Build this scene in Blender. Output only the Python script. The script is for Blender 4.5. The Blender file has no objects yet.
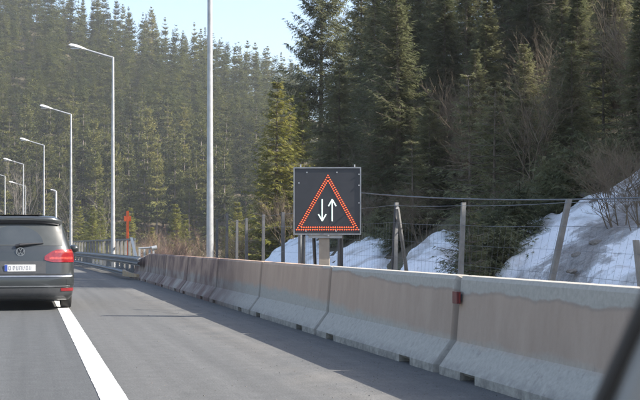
import bpy, bmesh, math, random
from mathutils import Vector, Matrix, noise as mnoise
from math import sin, cos, pi, radians, sqrt, atan2, exp

scene = bpy.context.scene
C = scene.collection

# ------------------------------------------------------------------ camera
F = 1150.0                      # focal length in photo pixels (640 wide)
HC = 1.18                       # eye height of the passenger
VH = 245.0                      # horizon row
YAW = math.atan(292.0 / F)      # camera looks right of the road direction
CA, SA = cos(YAW), sin(YAW)
cam_d = bpy.data.cameras.new('camera')
cam = bpy.data.objects.new('camera', cam_d)
C.objects.link(cam)
cam.location = (0, 0, HC)
cam.rotation_euler = (radians(90), 0, -YAW)
cam_d.sensor_width = 36.0
cam_d.lens = 36.0 * F / 640.0
cam_d.shift_y = 45.0 / 640.0
cam_d.clip_start = 0.05
cam_d.clip_end = 3000
cam_d.dof.use_dof = True
cam_d.dof.focus_distance = 19.0
cam_d.dof.aperture_fstop = 11.0
scene.camera = cam

# ------------------------------------------------------------------ sky and sun
SUN_EL = radians(36.5)
SUN_AZ = radians(90) + YAW + radians(9.0)      # compass angle from the road direction (+Y), clockwise
world = bpy.data.worlds.new('World')
scene.world = world
world.use_nodes = True
wn = world.node_tree
sky = wn.nodes.new('ShaderNodeTexSky')
sky.sky_type = 'NISHITA'
sky.sun_disc = False
sky.sun_elevation = SUN_EL
sky.sun_rotation = SUN_AZ
sky.altitude = 700
sky.air_density = 1.0
sky.dust_density = 4.0
sky.ozone_density = 1.0
wn.links.new(sky.outputs[0], wn.nodes['Background'].inputs[0])
wn.nodes['Background'].inputs[1].default_value = 0.15
sun_d = bpy.data.lights.new('sun', 'SUN')
sun_d.energy = 5.0
sun_d.angle = radians(0.55)
sun_d.color = (1.0, 0.94, 0.86)
sun = bpy.data.objects.new('sun', sun_d)
C.objects.link(sun)
sdir = Vector((sin(SUN_AZ) * cos(SUN_EL), cos(SUN_AZ) * cos(SUN_EL), sin(SUN_EL)))
sun.rotation_euler = (-sdir).to_track_quat('-Z', 'Y').to_euler()
sun.location = sdir * 60
scene.view_settings.view_transform = 'Standard'
scene.view_settings.look = 'None'
scene.view_settings.gamma = 1
scene.view_settings.exposure = 1.25
scene.view_settings.use_curve_mapping = False
scene.render.engine = 'CYCLES'
scene.cycles.use_denoising = True
scene.cycles.max_bounces = 6
scene.cycles.diffuse_bounces = 3
scene.cycles.glossy_bounces = 3
scene.cycles.transmission_bounces = 6
scene.cycles.transparent_max_bounces = 8
scene.cycles.volume_bounces = 0
scene.cycles.caustics_reflective = False
scene.cycles.caustics_refractive = False

# ------------------------------------------------------------------ helpers
def W(xr, d, z=0.0):
    """place seen from the driver's line of sight: xr metres right, d metres ahead"""
    return Vector((xr * CA + d * SA, -xr * SA + d * CA, z))

def P(u, d, v=None, z=None):
    xr = (u - 320.0) / F * d
    if z is None:
        z = HC + (VH - v) / F * d
    return W(xr, d, z)

def to_cam(x, y):
    return x * CA - y * SA, x * SA + y * CA     # xr, d

def curve(y):
    """how far the road has bent to the left at distance y"""
    t = max(0.0, y - 34.0)
    return -t * t / 1500.0 if t < 200 else -26.7 - (t - 200) * 0.267

def sstep(a, b, x):
    t = min(1.0, max(0.0, (x - a) / (b - a)))
    return t * t * (3 - 2 * t)

class MB:
    def __init__(self):
        self.v = []; self.f = []
    def quad(self, a, b, c, d):
        n = len(self.v); self.v += [tuple(a), tuple(b), tuple(c), tuple(d)]; self.f.append((n, n+1, n+2, n+3))
    def tri(self, a, b, c):
        n = len(self.v); self.v += [tuple(a), tuple(b), tuple(c)]; self.f.append((n, n+1, n+2))
    def box(self, x0, x1, y0, y1, z0, z1, M=None):
        n = len(self.v)
        pts = [(x0,y0,z0),(x1,y0,z0),(x1,y1,z0),(x0,y1,z0),(x0,y0,z1),(x1,y0,z1),(x1,y1,z1),(x0,y1,z1)]
        if M is not None: pts = [tuple(M @ Vector(p)) for p in pts]
        self.v += pts
        self.f += [(n,n+3,n+2,n+1),(n+4,n+5,n+6,n+7),(n,n+1,n+5,n+4),(n+1,n+2,n+6,n+5),(n+2,n+3,n+7,n+6),(n+3,n,n+4,n+7)]
        return self
    def tube(self, pts, rad, seg=8, cap=True, flat=None):
        pts = [Vector(p) for p in pts]
        if not isinstance(rad, (list, tuple)): rad = [rad] * len(pts)
        rings = []
        prev = None
        for i, p in enumerate(pts):
            t = (pts[min(i+1, len(pts)-1)] - pts[max(i-1, 0)])
            if t.length < 1e-9: t = Vector((0, 0, 1))
            t.normalize()
            if prev is None:
                a = Vector((0, 0, 1)) if abs(t.z) < 0.9 else Vector((1, 0, 0))
                s = t.cross(a).normalized()
            else:
                s = prev - t * prev.dot(t)
                if s.length < 1e-6: s = t.orthogonal()
                s.normalize()
            prev = s
            q = t.cross(s)
            n = len(self.v)
            for k in range(seg):
                an = 2 * pi * k / seg
                self.v.append(tuple(p + (s * cos(an) + q * sin(an)) * rad[i]))
            rings.append(n)
        for a, b in zip(rings[:-1], rings[1:]):
            for k in range(seg):
                k2 = (k + 1) % seg
                self.f.append((a+k, a+k2, b+k2, b+k))
        if cap:
            self.f.append(tuple(rings[0] + k for k in reversed(range(seg))))
            self.f.append(tuple(rings[-1] + k for k in range(seg)))
        return self
    def loft(self, rings, closed=True, caps=True):
        n0 = len(self.v); m = len(rings[0])
        for r in rings: self.v += [tuple(p) for p in r]
        for i in range(len(rings) - 1):
            for k in range(m if closed else m - 1):
                k2 = (k + 1) % m
                a = n0 + i * m; b = a + m
                self.f.append((a+k, a+k2, b+k2, b+k))
        if caps:
            self.f.append(tuple(n0 + k for k in reversed(range(m))))
            self.f.append(tuple(n0 + (len(rings)-1)*m + k for k in range(m)))
        return self
    def grid(self, fn, nu, nv):
        n = len(self.v)
        for i in range(nu + 1):
            for j in range(nv + 1): self.v.append(tuple(fn(i / nu, j / nv)))
        for i in range(nu):
            for j in range(nv):
                a = n + i * (nv + 1) + j
                self.f.append((a, a + nv + 1, a + nv + 2, a + 1))
        return self
    def disc(self, c, r, nrm, seg=10, thick=0.0):
        c = Vector(c); nrm = Vector(nrm).normalized()
        s = nrm.orthogonal().normalized(); q = nrm.cross(s)
        ring = [c + (s * cos(2*pi*k/seg) + q * sin(2*pi*k/seg)) * r for k in range(seg)]
        if thick:
            self.loft([[p - nrm * thick for p in ring], ring])
        else:
            n = len(self.v); self.v += [tuple(p) for p in ring]; self.f.append(tuple(n + k for k in range(seg)))
        return self
    def mesh(self, name, mat=None, smooth=False, fix=False):
        me = bpy.data.meshes.new(name)
        me.from_pydata(self.v, [], self.f)
        if fix:
            bm = bmesh.new(); bm.from_mesh(me)
            bmesh.ops.recalc_face_normals(bm, faces=bm.faces)
            bm.to_mesh(me); bm.free()
        me.update()
        if mat: me.materials.append(mat)
        if smooth: me.polygons.foreach_set('use_smooth', [True] * len(me.polygons))
        return me
    def build(self, name, mat, parent=None, smooth=False, fix=False, angle=None):
        return link(name, self.mesh(name, mat, smooth, fix), parent, angle if smooth else None)

def link(name, me, parent=None, angle=None):
    o = bpy.data.objects.new(name, me)
    C.objects.link(o)
    if parent: o.parent = parent
    if angle is not None and hasattr(me, 'set_sharp_from_angle'):
        me.set_sharp_from_angle(angle=radians(angle))
    return o

def tag(o, label=None, cat=None, group=None, kind=None):
    if label: o['label'] = label
    if cat: o['category'] = cat
    if group: o['group'] = group
    if kind: o['kind'] = kind
    return o

def empty(name, loc=(0, 0, 0), rz=0.0):
    o = bpy.data.objects.new(name, None)
    o.empty_display_size = 0.3
    C.objects.link(o); o.location = loc; o.rotation_euler = (0, 0, rz)
    return o

def bevel(o, w, seg=2):
    m = o.modifiers.new('bevel', 'BEVEL'); m.width = w; m.segments = seg; m.limit_method = 'ANGLE'
    return o

def copy_tree(o, parent=None):
    c = o.copy(); C.objects.link(c); c.parent = parent
    for ch in o.children:
        copy_tree(ch, c)
    return c

# ------------------------------------------------------------------ materials
def newmat(name):
    m = bpy.data.materials.new(name); m.use_nodes = True
    nt = m.node_tree
    return m, nt, nt.nodes['Principled BSDF']

def ramp(nt, fac, stops):
    r = nt.nodes.new('ShaderNodeValToRGB')
    el = r.color_ramp.elements
    while len(el) < len(stops): el.new(0.5)
    for e, (p, c) in zip(el, stops):
        e.position = p; e.color = (c[0], c[1], c[2], 1) if not isinstance(c, (int, float)) else (c, c, c, 1)
    nt.links.new(fac, r.inputs[0])
    return r.outputs[0]

def tex_noise(nt, scale, detail=4, rough=0.55, vec=None, dist=0.0):
    n = nt.nodes.new('ShaderNodeTexNoise')
    n.inputs['Scale'].default_value = scale; n.inputs['Detail'].default_value = detail
    n.inputs['Roughness'].default_value = rough; n.inputs['Distortion'].default_value = dist
    if vec is not None: nt.links.new(vec, n.inputs['Vector'])
    return n.outputs['Fac']

def coords(nt, which='Object', scale=None):
    t = nt.nodes.new('ShaderNodeTexCoord')
    o = t.outputs[which]
    if scale:
        mp = nt.nodes.new('ShaderNodeMapping'); mp.inputs['Scale'].default_value = scale
        nt.links.new(o, mp.inputs[0]); o = mp.outputs[0]
    return o

def mix(nt, fac, a, b, mode='MIX'):
    n = nt.nodes.new('ShaderNodeMix'); n.data_type = 'RGBA'; n.blend_type = mode
    for s, val in ((n.inputs['Factor'], fac), (n.inputs['A'], a), (n.inputs['B'], b)):
        if isinstance(val, bpy.types.NodeSocket): nt.links.new(val, s)
        elif isinstance(val, (int, float)) and s.type != 'RGBA': s.default_value = val
        else: s.default_value = (val[0], val[1], val[2], 1) if not isinstance(val, (int, float)) else (val, val, val, 1)
    return n.outputs['Result']

def math_n(nt, op, a, b=None):
    n = nt.nodes.new('ShaderNodeMath'); n.operation = op
    for s, val in zip(n.inputs, (a, b)):
        if val is None: continue
        if isinstance(val, bpy.types.NodeSocket): nt.links.new(val, s)
        else: s.default_value = val
    return n.outputs[0]

def bump(nt, bs, h, strength=0.3, dist=0.02):
    b = nt.nodes.new('ShaderNodeBump'); b.inputs['Strength'].default_value = strength; b.inputs['Distance'].default_value = dist
    nt.links.new(h, b.inputs['Height']); nt.links.new(b.outputs[0], bs.inputs['Normal'])

def simple(name, c1, c2=None, scale=6.0, rough=0.6, metal=0.0, bmp=0.0, coat=0.0):
    m, nt, bs = newmat(name)
    bs.inputs['Roughness'].default_value = rough; bs.inputs['Metallic'].default_value = metal
    if coat: bs.inputs['Coat Weight'].default_value = coat; bs.inputs['Coat Roughness'].default_value = 0.06
    c2 = c2 or tuple(x * 0.75 for x in c1)
    nz = tex_noise(nt, scale, 5, 0.6, coords(nt))
    nt.links.new(ramp(nt, nz, [(0.32, c1), (0.68, c2)]), bs.inputs['Base Color'])
    if bmp: bump(nt, bs, nz, bmp)
    return m

def foliage(name, c1, c2, trans=0.25, scale=0.6, var=0.7):
    m, nt, bs = newmat(name)
    out = nt.nodes['Material Output']
    oi = nt.nodes.new('ShaderNodeObjectInfo')
    nz = tex_noise(nt, scale, 4, 0.7, coords(nt))
    col = ramp(nt, nz, [(0.3, c1), (0.7, c2)])
    val = math_n(nt, 'ADD', math_n(nt, 'MULTIPLY', oi.outputs['Random'], var), 1.0 - var / 2)
    hs = nt.nodes.new('ShaderNodeHueSaturation')
    nt.links.new(val, hs.inputs['Value'])
    nt.links.new(math_n(nt, 'ADD', math_n(nt, 'MULTIPLY', oi.outputs['Random'], -0.035), 0.52), hs.inputs['Hue'])
    nt.links.new(col, hs.inputs['Color'])
    nt.links.new(hs.outputs[0], bs.inputs['Base Color'])
    bs.inputs['Roughness'].default_value = 0.55
    bs.inputs['Specular IOR Level'].default_value = 0.3
    tr = nt.nodes.new('ShaderNodeBsdfTranslucent'); nt.links.new(hs.outputs[0], tr.inputs[0])
    ms = nt.nodes.new('ShaderNodeMixShader'); ms.inputs[0].default_value = trans
    nt.links.new(bs.outputs[0], ms.inputs[1]); nt.links.new(tr.outputs[0], ms.inputs[2])
    nt.links.new(ms.outputs[0], out.inputs['Surface'])
    return m

M = {}
M['needle'] = foliage('spruce_needles', (0.115, 0.135, 0.068), (0.22, 0.212, 0.108), 0.5)
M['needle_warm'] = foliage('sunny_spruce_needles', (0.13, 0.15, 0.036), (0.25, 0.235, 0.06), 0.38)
M['needle_far'] = foliage('hillside_needles', (0.055, 0.080, 0.026), (0.215, 0.20, 0.050), 0.38, 0.22, 1.0)
M['bark'] = simple('bark', (0.13, 0.105, 0.085), (0.22, 0.185, 0.155), 9, 0.9, bmp=0.5)
M['bark_pale'] = simple('pale_bark', (0.10, 0.088, 0.072), (0.17, 0.15, 0.125), 7, 0.9)
M['twig'] = simple('dry_twig', (0.12, 0.09, 0.06), (0.22, 0.17, 0.115), 5, 0.9)
M['twig_red'] = simple('reddish_twig', (0.22, 0.13, 0.10), (0.34, 0.22, 0.17), 5, 0.9)
M['galv'] = simple('galvanised_steel', (0.46, 0.465, 0.46), (0.34, 0.345, 0.345), 5, 0.45, 0.35)
M['galv_dark'] = simple('weathered_steel_rail', (0.20, 0.215, 0.225), (0.12, 0.13, 0.14), 3, 0.5, 0.3)
M['lamp_white'] = simple('lamp_housing_paint', (0.80, 0.80, 0.78), (0.70, 0.70, 0.68), 9, 0.4)
M['lamp_glass'] = simple('lamp_lens', (0.55, 0.56, 0.55), (0.45, 0.46, 0.46), 9, 0.15)
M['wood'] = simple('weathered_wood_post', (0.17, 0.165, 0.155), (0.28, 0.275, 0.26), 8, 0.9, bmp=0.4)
M['wood_shaded'] = simple('shaded_post', (0.085, 0.088, 0.09), (0.13, 0.13, 0.13), 8, 0.85)  # tree shade on the far fence posts, put into the wood colour
M['wood_warm'] = simple('pale_sign_post', (0.40, 0.35, 0.28), (0.30, 0.26, 0.21), 6, 0.85, bmp=0.2)
M['steel_dark'] = simple('dark_steel', (0.07, 0.075, 0.085), (0.045, 0.05, 0.055), 12, 0.5, 0.4)
M['frame'] = simple('sign_frame_grey', (0.30, 0.31, 0.32), (0.22, 0.23, 0.24), 9, 0.5, 0.3)
M['wire'] = simple('fence_wire', (0.22, 0.23, 0.235), (0.16, 0.165, 0.17), 12, 0.5, 0.5)
M['black'] = simple('matt_black', (0.018, 0.018, 0.02), (0.026, 0.026, 0.029), 12, 0.6)
M['sign_face'] = simple('sign_face_black', (0.030, 0.031, 0.036), (0.040, 0.041, 0.046), 3, 0.42)
M['orange'] = simple('orange_marker_paint', (0.75, 0.13, 0.03), (0.62, 0.10, 0.03), 9, 0.5)
M['yellow_end'] = simple('amber_end_paint', (0.40, 0.26, 0.12), (0.27, 0.22, 0.16), 9, 0.6)
M['reflector'] = simple('maroon_reflector', (0.16, 0.035, 0.035), (0.10, 0.025, 0.025), 14, 0.35)
M['rock'] = simple('dark_rock', (0.16, 0.14, 0.12), (0.28, 0.25, 0.22), 6, 0.9, bmp=0.5)

def emit(name, col, strength):
    m, nt, bs = newmat(name)
    bs.inputs['Base Color'].default_value = (*col, 1)
    bs.inputs['Emission Color'].default_value = (*col, 1)
    bs.inputs['Emission Strength'].default_value = strength
    return m
M['led_red'] = emit('red_led', (1.0, 0.10, 0.025), 0.9)
M['led_white'] = emit('white_led', (0.80, 0.95, 0.88), 0.35)

# asphalt
def asphalt():
    m, nt, bs = newmat('asphalt')
    oc = coords(nt)
    fine = tex_noise(nt, 55, 3, 0.7, oc)
    mid = tex_noise(nt, 1.3, 5, 0.6, oc)
    streak = tex_noise(nt, 1.0, 4, 0.6, coords(nt, 'Object', (3.2, 0.05, 1)))
    sep = nt.nodes.new('ShaderNodeSeparateXYZ'); nt.links.new(oc, sep.inputs[0])
    wob = math_n(nt, 'ADD', sep.outputs[0], math_n(nt, 'MULTIPLY', mid, 0.10))
    # the travelled lane is a darker, newer surfacing than the dusty hard shoulder
    lane = ramp(nt, math_n(nt, 'ADD', math_n(nt, 'MULTIPLY', wob, 0.5), 0.5), [(0.0, (0.080, 0.083, 0.083)), (0.80, (0.083, 0.086, 0.086)), (0.86, (0.106, 0.107, 0.103)), (1.0, (0.106, 0.106, 0.102))])
    dust = ramp(nt, math_n(nt, 'MULTIPLY', wob, 0.25), [(0.5, 0.0), (0.62, 1.0), (0.80, 0.9), (0.92, 0.45)])
    c = mix(nt, math_n(nt, 'MULTIPLY', dust, math_n(nt, 'MULTIPLY', ramp(nt, mid, [(0.35, 0.0), (0.7, 1.0)]), 0.5)), lane, (0.175, 0.163, 0.143))
    c = mix(nt, 0.75, c, ramp(nt, streak, [(0.3, 0.72), (0.7, 1.18)]), 'MULTIPLY')
    c = mix(nt, 0.8, c, ramp(nt, tex_noise(nt, 6, 6, 0.7, oc), [(0.3, 0.82), (0.7, 1.16)]), 'MULTIPLY')
    c = mix(nt, 0.85, c, ramp(nt, fine, [(0.3, 0.62), (0.7, 1.35)]), 'MULTIPLY')
    nt.links.new(c, bs.inputs['Base Color'])
    bs.inputs['Roughness'].default_value = 0.85
    bs.inputs['Specular IOR Level'].default_value = 0.3
    bump(nt, bs, fine, 0.5, 0.01)
    return m
M['asphalt'] = asphalt()

def line_paint():
    m, nt, bs = newmat('road_line_paint')
    nz = tex_noise(nt, 7, 8, 0.8, coords(nt, 'Object', (2.5, 1, 1)))
    nt.links.new(ramp(nt, nz, [(0.30, (0.22, 0.22, 0.21)), (0.40, (0.58, 0.58, 0.56)), (0.52, (0.76, 0.76, 0.74)), (0.75, (0.82, 0.82, 0.80))]), bs.inputs['Base Color'])
    bs.inputs['Roughness'].default_value = 0.7
    return m
M['line'] = line_paint()

SEG = 4.62
def concrete():
    m, nt, bs = newmat('barrier_concrete')
    oc = coords(nt)
    oi = nt.nodes.new('ShaderNodeObjectInfo')
    add = nt.nodes.new('ShaderNodeVectorMath'); add.operation = 'ADD'
    nt.links.new(oc, add.inputs[0]); nt.links.new(oi.outputs['Location'], add.inputs[1])
    wc = add.outputs[0]
    sep = nt.nodes.new('ShaderNodeSeparateXYZ'); nt.links.new(oc, sep.inputs[0])
    z = sep.outputs[2]
    big = tex_noise(nt, 1.6, 5, 0.6, wc)
    fine = tex_noise(nt, 22, 5, 0.7, wc)
    mp = nt.nodes.new('ShaderNodeMapping'); mp.inputs['Scale'].default_value = (2.2, 2.2, 0.7)
    nt.links.new(wc, mp.inputs[0])
    drip = tex_noise(nt, 1.6, 6, 0.65, mp.outputs[0])
    # damp film of road dirt: wavy upper edge below the clean top, splash line above the toe
    zw = math_n(nt, 'ADD', z, math_n(nt, 'MULTIPLY', math_n(nt, 'SUBTRACT', big, 0.5), 0.16))
    # pieces farther along carry the film right up to their top and are browner
    sy = nt.nodes.new('ShaderNodeSeparateXYZ'); nt.links.new(wc, sy.inputs[0])
    farther = ramp(nt, math_n(nt, 'MULTIPLY', sy.outputs[1], 0.02), [(0.21, 0.0), (0.34, 1.0)])
    zfar = math_n(nt, 'SUBTRACT', zw, math_n(nt, 'MULTIPLY', farther, 0.17))
    film = ramp(nt, zfar, [(0.27, 0.0), (0.36, 1.0), (0.735, 1.0), (0.75, 0.85), (0.765, 0.0)])
    edge = ramp(nt, zfar, [(0.725, 0.0), (0.748, 1.0), (0.768, 0.0)])
    clean = mix(nt, 0.6, (0.46, 0.42, 0.355), ramp(nt, fine, [(0.3, 0.7), (0.7, 1.15)]), 'MULTIPLY')
    dirt = ramp(nt, drip, [(0.3, (0.39, 0.28, 0.205)), (0.7, (0.485, 0.36, 0.27))])
    warm = mix(nt, farther, (1, 1, 1), (1.28, 1.16, 1.06))
    dirt = mix(nt, 1.0, dirt, warm, 'MULTIPLY')
    c = mix(nt, math_n(nt, 'MULTIPLY', film, 0.9), clean, dirt)
    c = mix(nt, math_n(nt, 'MULTIPLY', edge, 0.3), c, (0.16, 0.15, 0.14))
    toe = ramp(nt, z, [(0.0, 1.0), (0.05, 0.8), (0.16, 0.0)])
    c = mix(nt, math_n(nt, 'MULTIPLY', toe, ramp(nt, tex_noise(nt, 7, 5, 0.7, wc), [(0.35, 0.0), (0.6, 0.75)])), c, (0.13, 0.12, 0.11))
    splat = ramp(nt, tex_noise(nt, 9, 6, 0.75, wc), [(0.56, 0.0), (0.68, 0.5)])
    low = ramp(nt, zw, [(0.28, 1.0), (0.40, 0.0)])
    c = mix(nt, math_n(nt, 'MULTIPLY', splat, low), c, (0.20, 0.17, 0.15))
    old = math_n(nt, 'MULTIPLY', ramp(nt, math_n(nt, 'MULTIPLY', sy.outputs[1], 0.02), [(0.40, 0.0), (0.48, 1.0)]), ramp(nt, big, [(0.35, 0.35), (0.6, 0.95)]))
    c = mix(nt, old, c, (0.15, 0.088, 0.072))
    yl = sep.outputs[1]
    joint_shade = math_n(nt, 'MAXIMUM', ramp(nt, yl, [(0.0, 1.0), (0.03, 0.9), (0.075, 0.0)]), ramp(nt, math_n(nt, 'SUBTRACT', SEG - 0.045, yl), [(0.0, 1.0), (0.03, 0.9), (0.075, 0.0)]))  # darkness of the gap between blocks, painted onto both block ends
    c = mix(nt, math_n(nt, 'MULTIPLY', joint_shade, 0.5), c, (0.07, 0.062, 0.055))
    tone = nt.nodes.new('ShaderNodeHueSaturation')
    nt.links.new(c, tone.inputs['Color'])
    nt.links.new(math_n(nt, 'ADD', math_n(nt, 'MULTIPLY', oi.outputs['Random'], 0.25), 0.85), tone.inputs['Value'])
    nt.links.new(tone.outputs[0], bs.inputs['Base Color'])
    bs.inputs['Roughness'].default_value = 0.85
    bump(nt, bs, fine, 0.25, 0.01)
    return m
M['concrete'] = concrete()

def ground_mat():
    m, nt, bs = newmat('forest_ground')
    oc = coords(nt)
    a = tex_noise(nt, 0.7, 6, 0.7, oc); b = tex_noise(nt, 6, 5, 0.7, oc)
    c = ramp(nt, a, [(0.3, (0.055, 0.045, 0.028)), (0.5, (0.10, 0.08, 0.048)), (0.7, (0.075, 0.085, 0.035))])
    c = mix(nt, 0.8, c, ramp(nt, b, [(0.3, 0.5), (0.7, 1.5)]), 'MULTIPLY')
    nt.links.new(c, bs.inputs['Base Color']); bs.inputs['Roughness'].default_value = 0.95
    bump(nt, bs, b, 0.8, 0.08)
    return m
M['ground'] = ground_mat()

def snow_mat():
    m, nt, bs = newmat('old_snow')
    oc = coords(nt)
    a = tex_noise(nt, 0.55, 5, 0.65, coords(nt, 'Object', (1, 0.8, 1.6)), 0.6)
    f = tex_noise(nt, 9, 6, 0.75, oc)
    g = tex_noise(nt, 2.2, 6, 0.7, oc)
    dirty = ramp(nt, a, [(0.50, 0.0), (0.60, 0.75), (0.72, 1.0)])
    pit = tex_noise(nt, 26, 4, 0.8, oc)
    speck = math_n(nt, 'MAXIMUM', ramp(nt, f, [(0.58, 0.0), (0.68, 0.7)]), ramp(nt, pit, [(0.62, 0.0), (0.68, 0.8)]))
    c = mix(nt, math_n(nt, 'MULTIPLY', dirty, ramp(nt, g, [(0.3, 0.35), (0.55, 1.0)])), (0.90, 0.91, 0.92), (0.36, 0.33, 0.29))
    # earth washed down the slope in a band about a metre wide
    sp = nt.nodes.new('ShaderNodeSeparateXYZ'); nt.links.new(oc, sp.inputs[0])
    A = hit(562, 284); B = hit(648, 212)
    t = Vector((B.x - A.x, B.y - A.y, 0)).normalized(); nx_, ny_ = -t.y, t.x
    dist = math_n(nt, 'ADD', math_n(nt, 'MULTIPLY', sp.outputs[0], nx_), math_n(nt, 'ADD', math_n(nt, 'MULTIPLY', sp.outputs[1], ny_), -(A.x * nx_ + A.y * ny_)))
    dist = math_n(nt, 'ADD', math_n(nt, 'ABSOLUTE', dist), math_n(nt, 'MULTIPLY', math_n(nt, 'SUBTRACT', g, 0.5), 2.6))
    band = ramp(nt, math_n(nt, 'MULTIPLY', dist, 0.5), [(0.10, 1.0), (0.30, 0.75), (0.42, 0.0)])
    c = mix(nt, band, c, ramp(nt, f, [(0.35, (0.16, 0.145, 0.13)), (0.65, (0.38, 0.36, 0.34))]))
    c = mix(nt, math_n(nt, 'MULTIPLY', speck, 0.75), c, (0.20, 0.175, 0.15))
    nt.links.new(c, bs.inputs['Base Color']); bs.inputs['Roughness'].default_value = 0.7
    bump(nt, bs, math_n(nt, 'ADD', g, math_n(nt, 'MULTIPLY', f, 0.35)), 0.8, 0.12)
    return m
M['mud'] = simple('wet_earth_in_snow', (0.22, 0.195, 0.17), (0.62, 0.61, 0.60), 5.0, 0.85, bmp=0.6)

# ------------------------------------------------------------------ terrain
def fbm(x, y, s, o=4):
    return mnoise.fractal(Vector((x * s, y * s, 3.7)), 1.0, 2.0, o)

def Xs(y):
    return 6.5 + max(0.0, y - 34.0) * 0.195

def terrain(x, y):
    xr, d = to_cam(x, y)
    rel = x - (curve(y) if y < 45 else curve(45))
    z = -0.06
    # cut slope on the right
    s = x - Xs(y)
    soft = 1.2
    rise = 0.64 * (sqrt(s * s + soft * soft) + s) * 0.5
    rise *= sstep(190, 120, y)
    if s > -6:
        amp = sstep(0.0, 5.0, s) * sstep(190, 120, y)
        z += (rise - 0.035) * sstep(-3.0, 1.0, s) + amp * fbm(x, y, 0.16) * 0.55 + amp * fbm(x + 9, y, 0.55, 3) * 0.14
        z = min(z, 46 + fbm(x, y, 0.02) * 4)
    if rel > 4.6:
        z += sstep(4.6, 5.4, rel) * sstep(3.0, 0.5, s) * (0.05 + 0.05 * fbm(x, y, 0.8, 3))
    # valley beside the bridge
    if y > 44 and s < 2:
        z -= 3.2 * sstep(44, 56, y) * sstep(5.0, 8.5, x - curve(y)) * sstep(2.0, -2.0, s) * sstep(190, 150, d)
    if y > 30 and x - curve(y) < -16:
        z -= 2.0 * sstep(-16, -24, x - curve(y)) * sstep(190, 150, d)
    # far hillside
    if d > 180:
        ridge = min(95.0, max(20.0, 58.5 - 0.31 * (xr + 72)))
        q = (d - 195) / 128.0
        if q > 0:
            h = ridge * (q if q < 1 else 1 + 0.15 * (1 - exp(-(q - 1) * 3)))
            z = max(z, -0.3) + h + fbm(x, y, 0.03) * 3.0 * min(1, q * 4)
    return z

def axis(segs):
    out = []
    for a, b, st in segs:
        n = max(1, int(round((b - a) / st)))
        out += [a + (b - a) * i / n for i in range(n)]
    return out + [segs[-1][1]]

xs = axis([(-420, -120, 20), (-120, -30, 6), (-30, 3, 3), (3, 16, 0.45), (16, 40, 1.2), (40, 120, 5), (120, 420, 20)])
ys = axis([(-80, 0, 5), (0, 8, 2), (8, 40, 0.6), (40, 80, 2), (80, 180, 5), (180, 360, 5), (360, 700, 20)])
g = MB()
for y in ys:
    for x in xs: g.v.append((x, y, terrain(x, y)))
nx = len(xs)
for j in range(len(ys) - 1):
    for i in range(nx - 1):
        a = j * nx + i
        g.f.append((a, a + 1, a + nx + 1, a + nx))
tag(g.build('ground', M['ground'], smooth=True), kind='structure')

def strip(name, xa, xb, z, y0, y1, mat, thick=0.0, step=4.0):
    b = MB(); n = max(2, int((y1 - y0) / step))
    rings = []
    for i in range(n + 1):
        y = y0 + (y1 - y0) * i / n; c = curve(y)
        if thick: rings.append([(xa + c, y, z - thick), (xb + c, y, z - thick), (xb + c, y, z), (xa + c, y, z)])
        else: rings.append([(xa + c, y, z), (xb + c, y, z)])
    if thick: b.loft(rings, True, True)
    else: b.loft(rings, False, False)
    return b.build(name, mat, fix=True)

road = strip('road', -12.5, 4.75, 0.0, -60, 190, M['asphalt'], 0.5)
tag(road, kind='structure')
lm = MB(); rl = random.Random(3); rings = []
yl = -30.0
while yl < 185:
    c = curve(yl); j = .0028 if yl < 40 else 0
    rings.append([(0.535 + c + rl.uniform(-j, j), yl, .005), (0.74 + c + rl.uniform(-j, j), yl, .005)])
    yl += .09 if 4 < yl < 40 else 3.0
lm.loft(rings, False, False)
edge_line = lm.build('lane_marking', M['line'], fix=True)
tag(edge_line, kind='structure')
for y in range(-24, 120, 18):
    tag(strip('lane_marking', -3.18, -3.02, 0.005, y, y + 6, M['line']), kind='structure')
tag(strip('lane_marking', -6.95, -6.75, 0.005, -30, 185, M['line']), kind='structure')

# ------------------------------------------------------------------ concrete barrier
PROF = [(0.0, 0.0), (0.0, 0.075), (0.17, 0.30), (0.215, 0.86), (0.235, 0.895), (0.265, 0.90), (0.335, 0.90), (0.365, 0.895), (0.385, 0.86), (0.43, 0.30), (0.60, 0.075), (0.60, 0.0)]
BX = 3.64
SEG = 4.62
def barrier_segment_mesh(L, drop=0.0):
    """one precast piece, lying along +Y from 0 to L; two drain slots under its toe"""
    b = MB()
    def prof(y, slot):
        t = y / L
        k = 1.0 - drop * t
        out = []
        for i, (x, z) in enumerate(PROF):
            if slot and i in (0, 11):
                out.append((x + (0.04 if i == 0 else -0.04), y, 0.045))
            else:
                out.append((x, y, z * k if z > 0.3 else z * (1 - drop * 0.5 * t)))
        return out
    rings = []
    e = 0.055
    slots = [(0.16 * L, 0.16 * L + 0.34), (0.80 * L, 0.80 * L + 0.34)]
    ysl = [0.0, e]
    for a, c in slots: ysl += [a, a + 1e-3, c - 1e-3, c]
    ysl += [L - e, L]
    ysl += [L * k / 9 for k in range(1, 9)]
    for y in sorted(ysl):
        s = any(a < y < c for a, c in slots)
        r = prof(y, s)
        if y in (0.0, L):
            r = [(x + (0.045 if x < .3 else -.045), yy, z - .03 if z > 0.5 else z) for x, yy, z in r]
        rings.append(r)
    b.loft(rings, True, True)
    return b.mesh('concrete_barrier', M['concrete'], smooth=True, fix=True)

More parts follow.
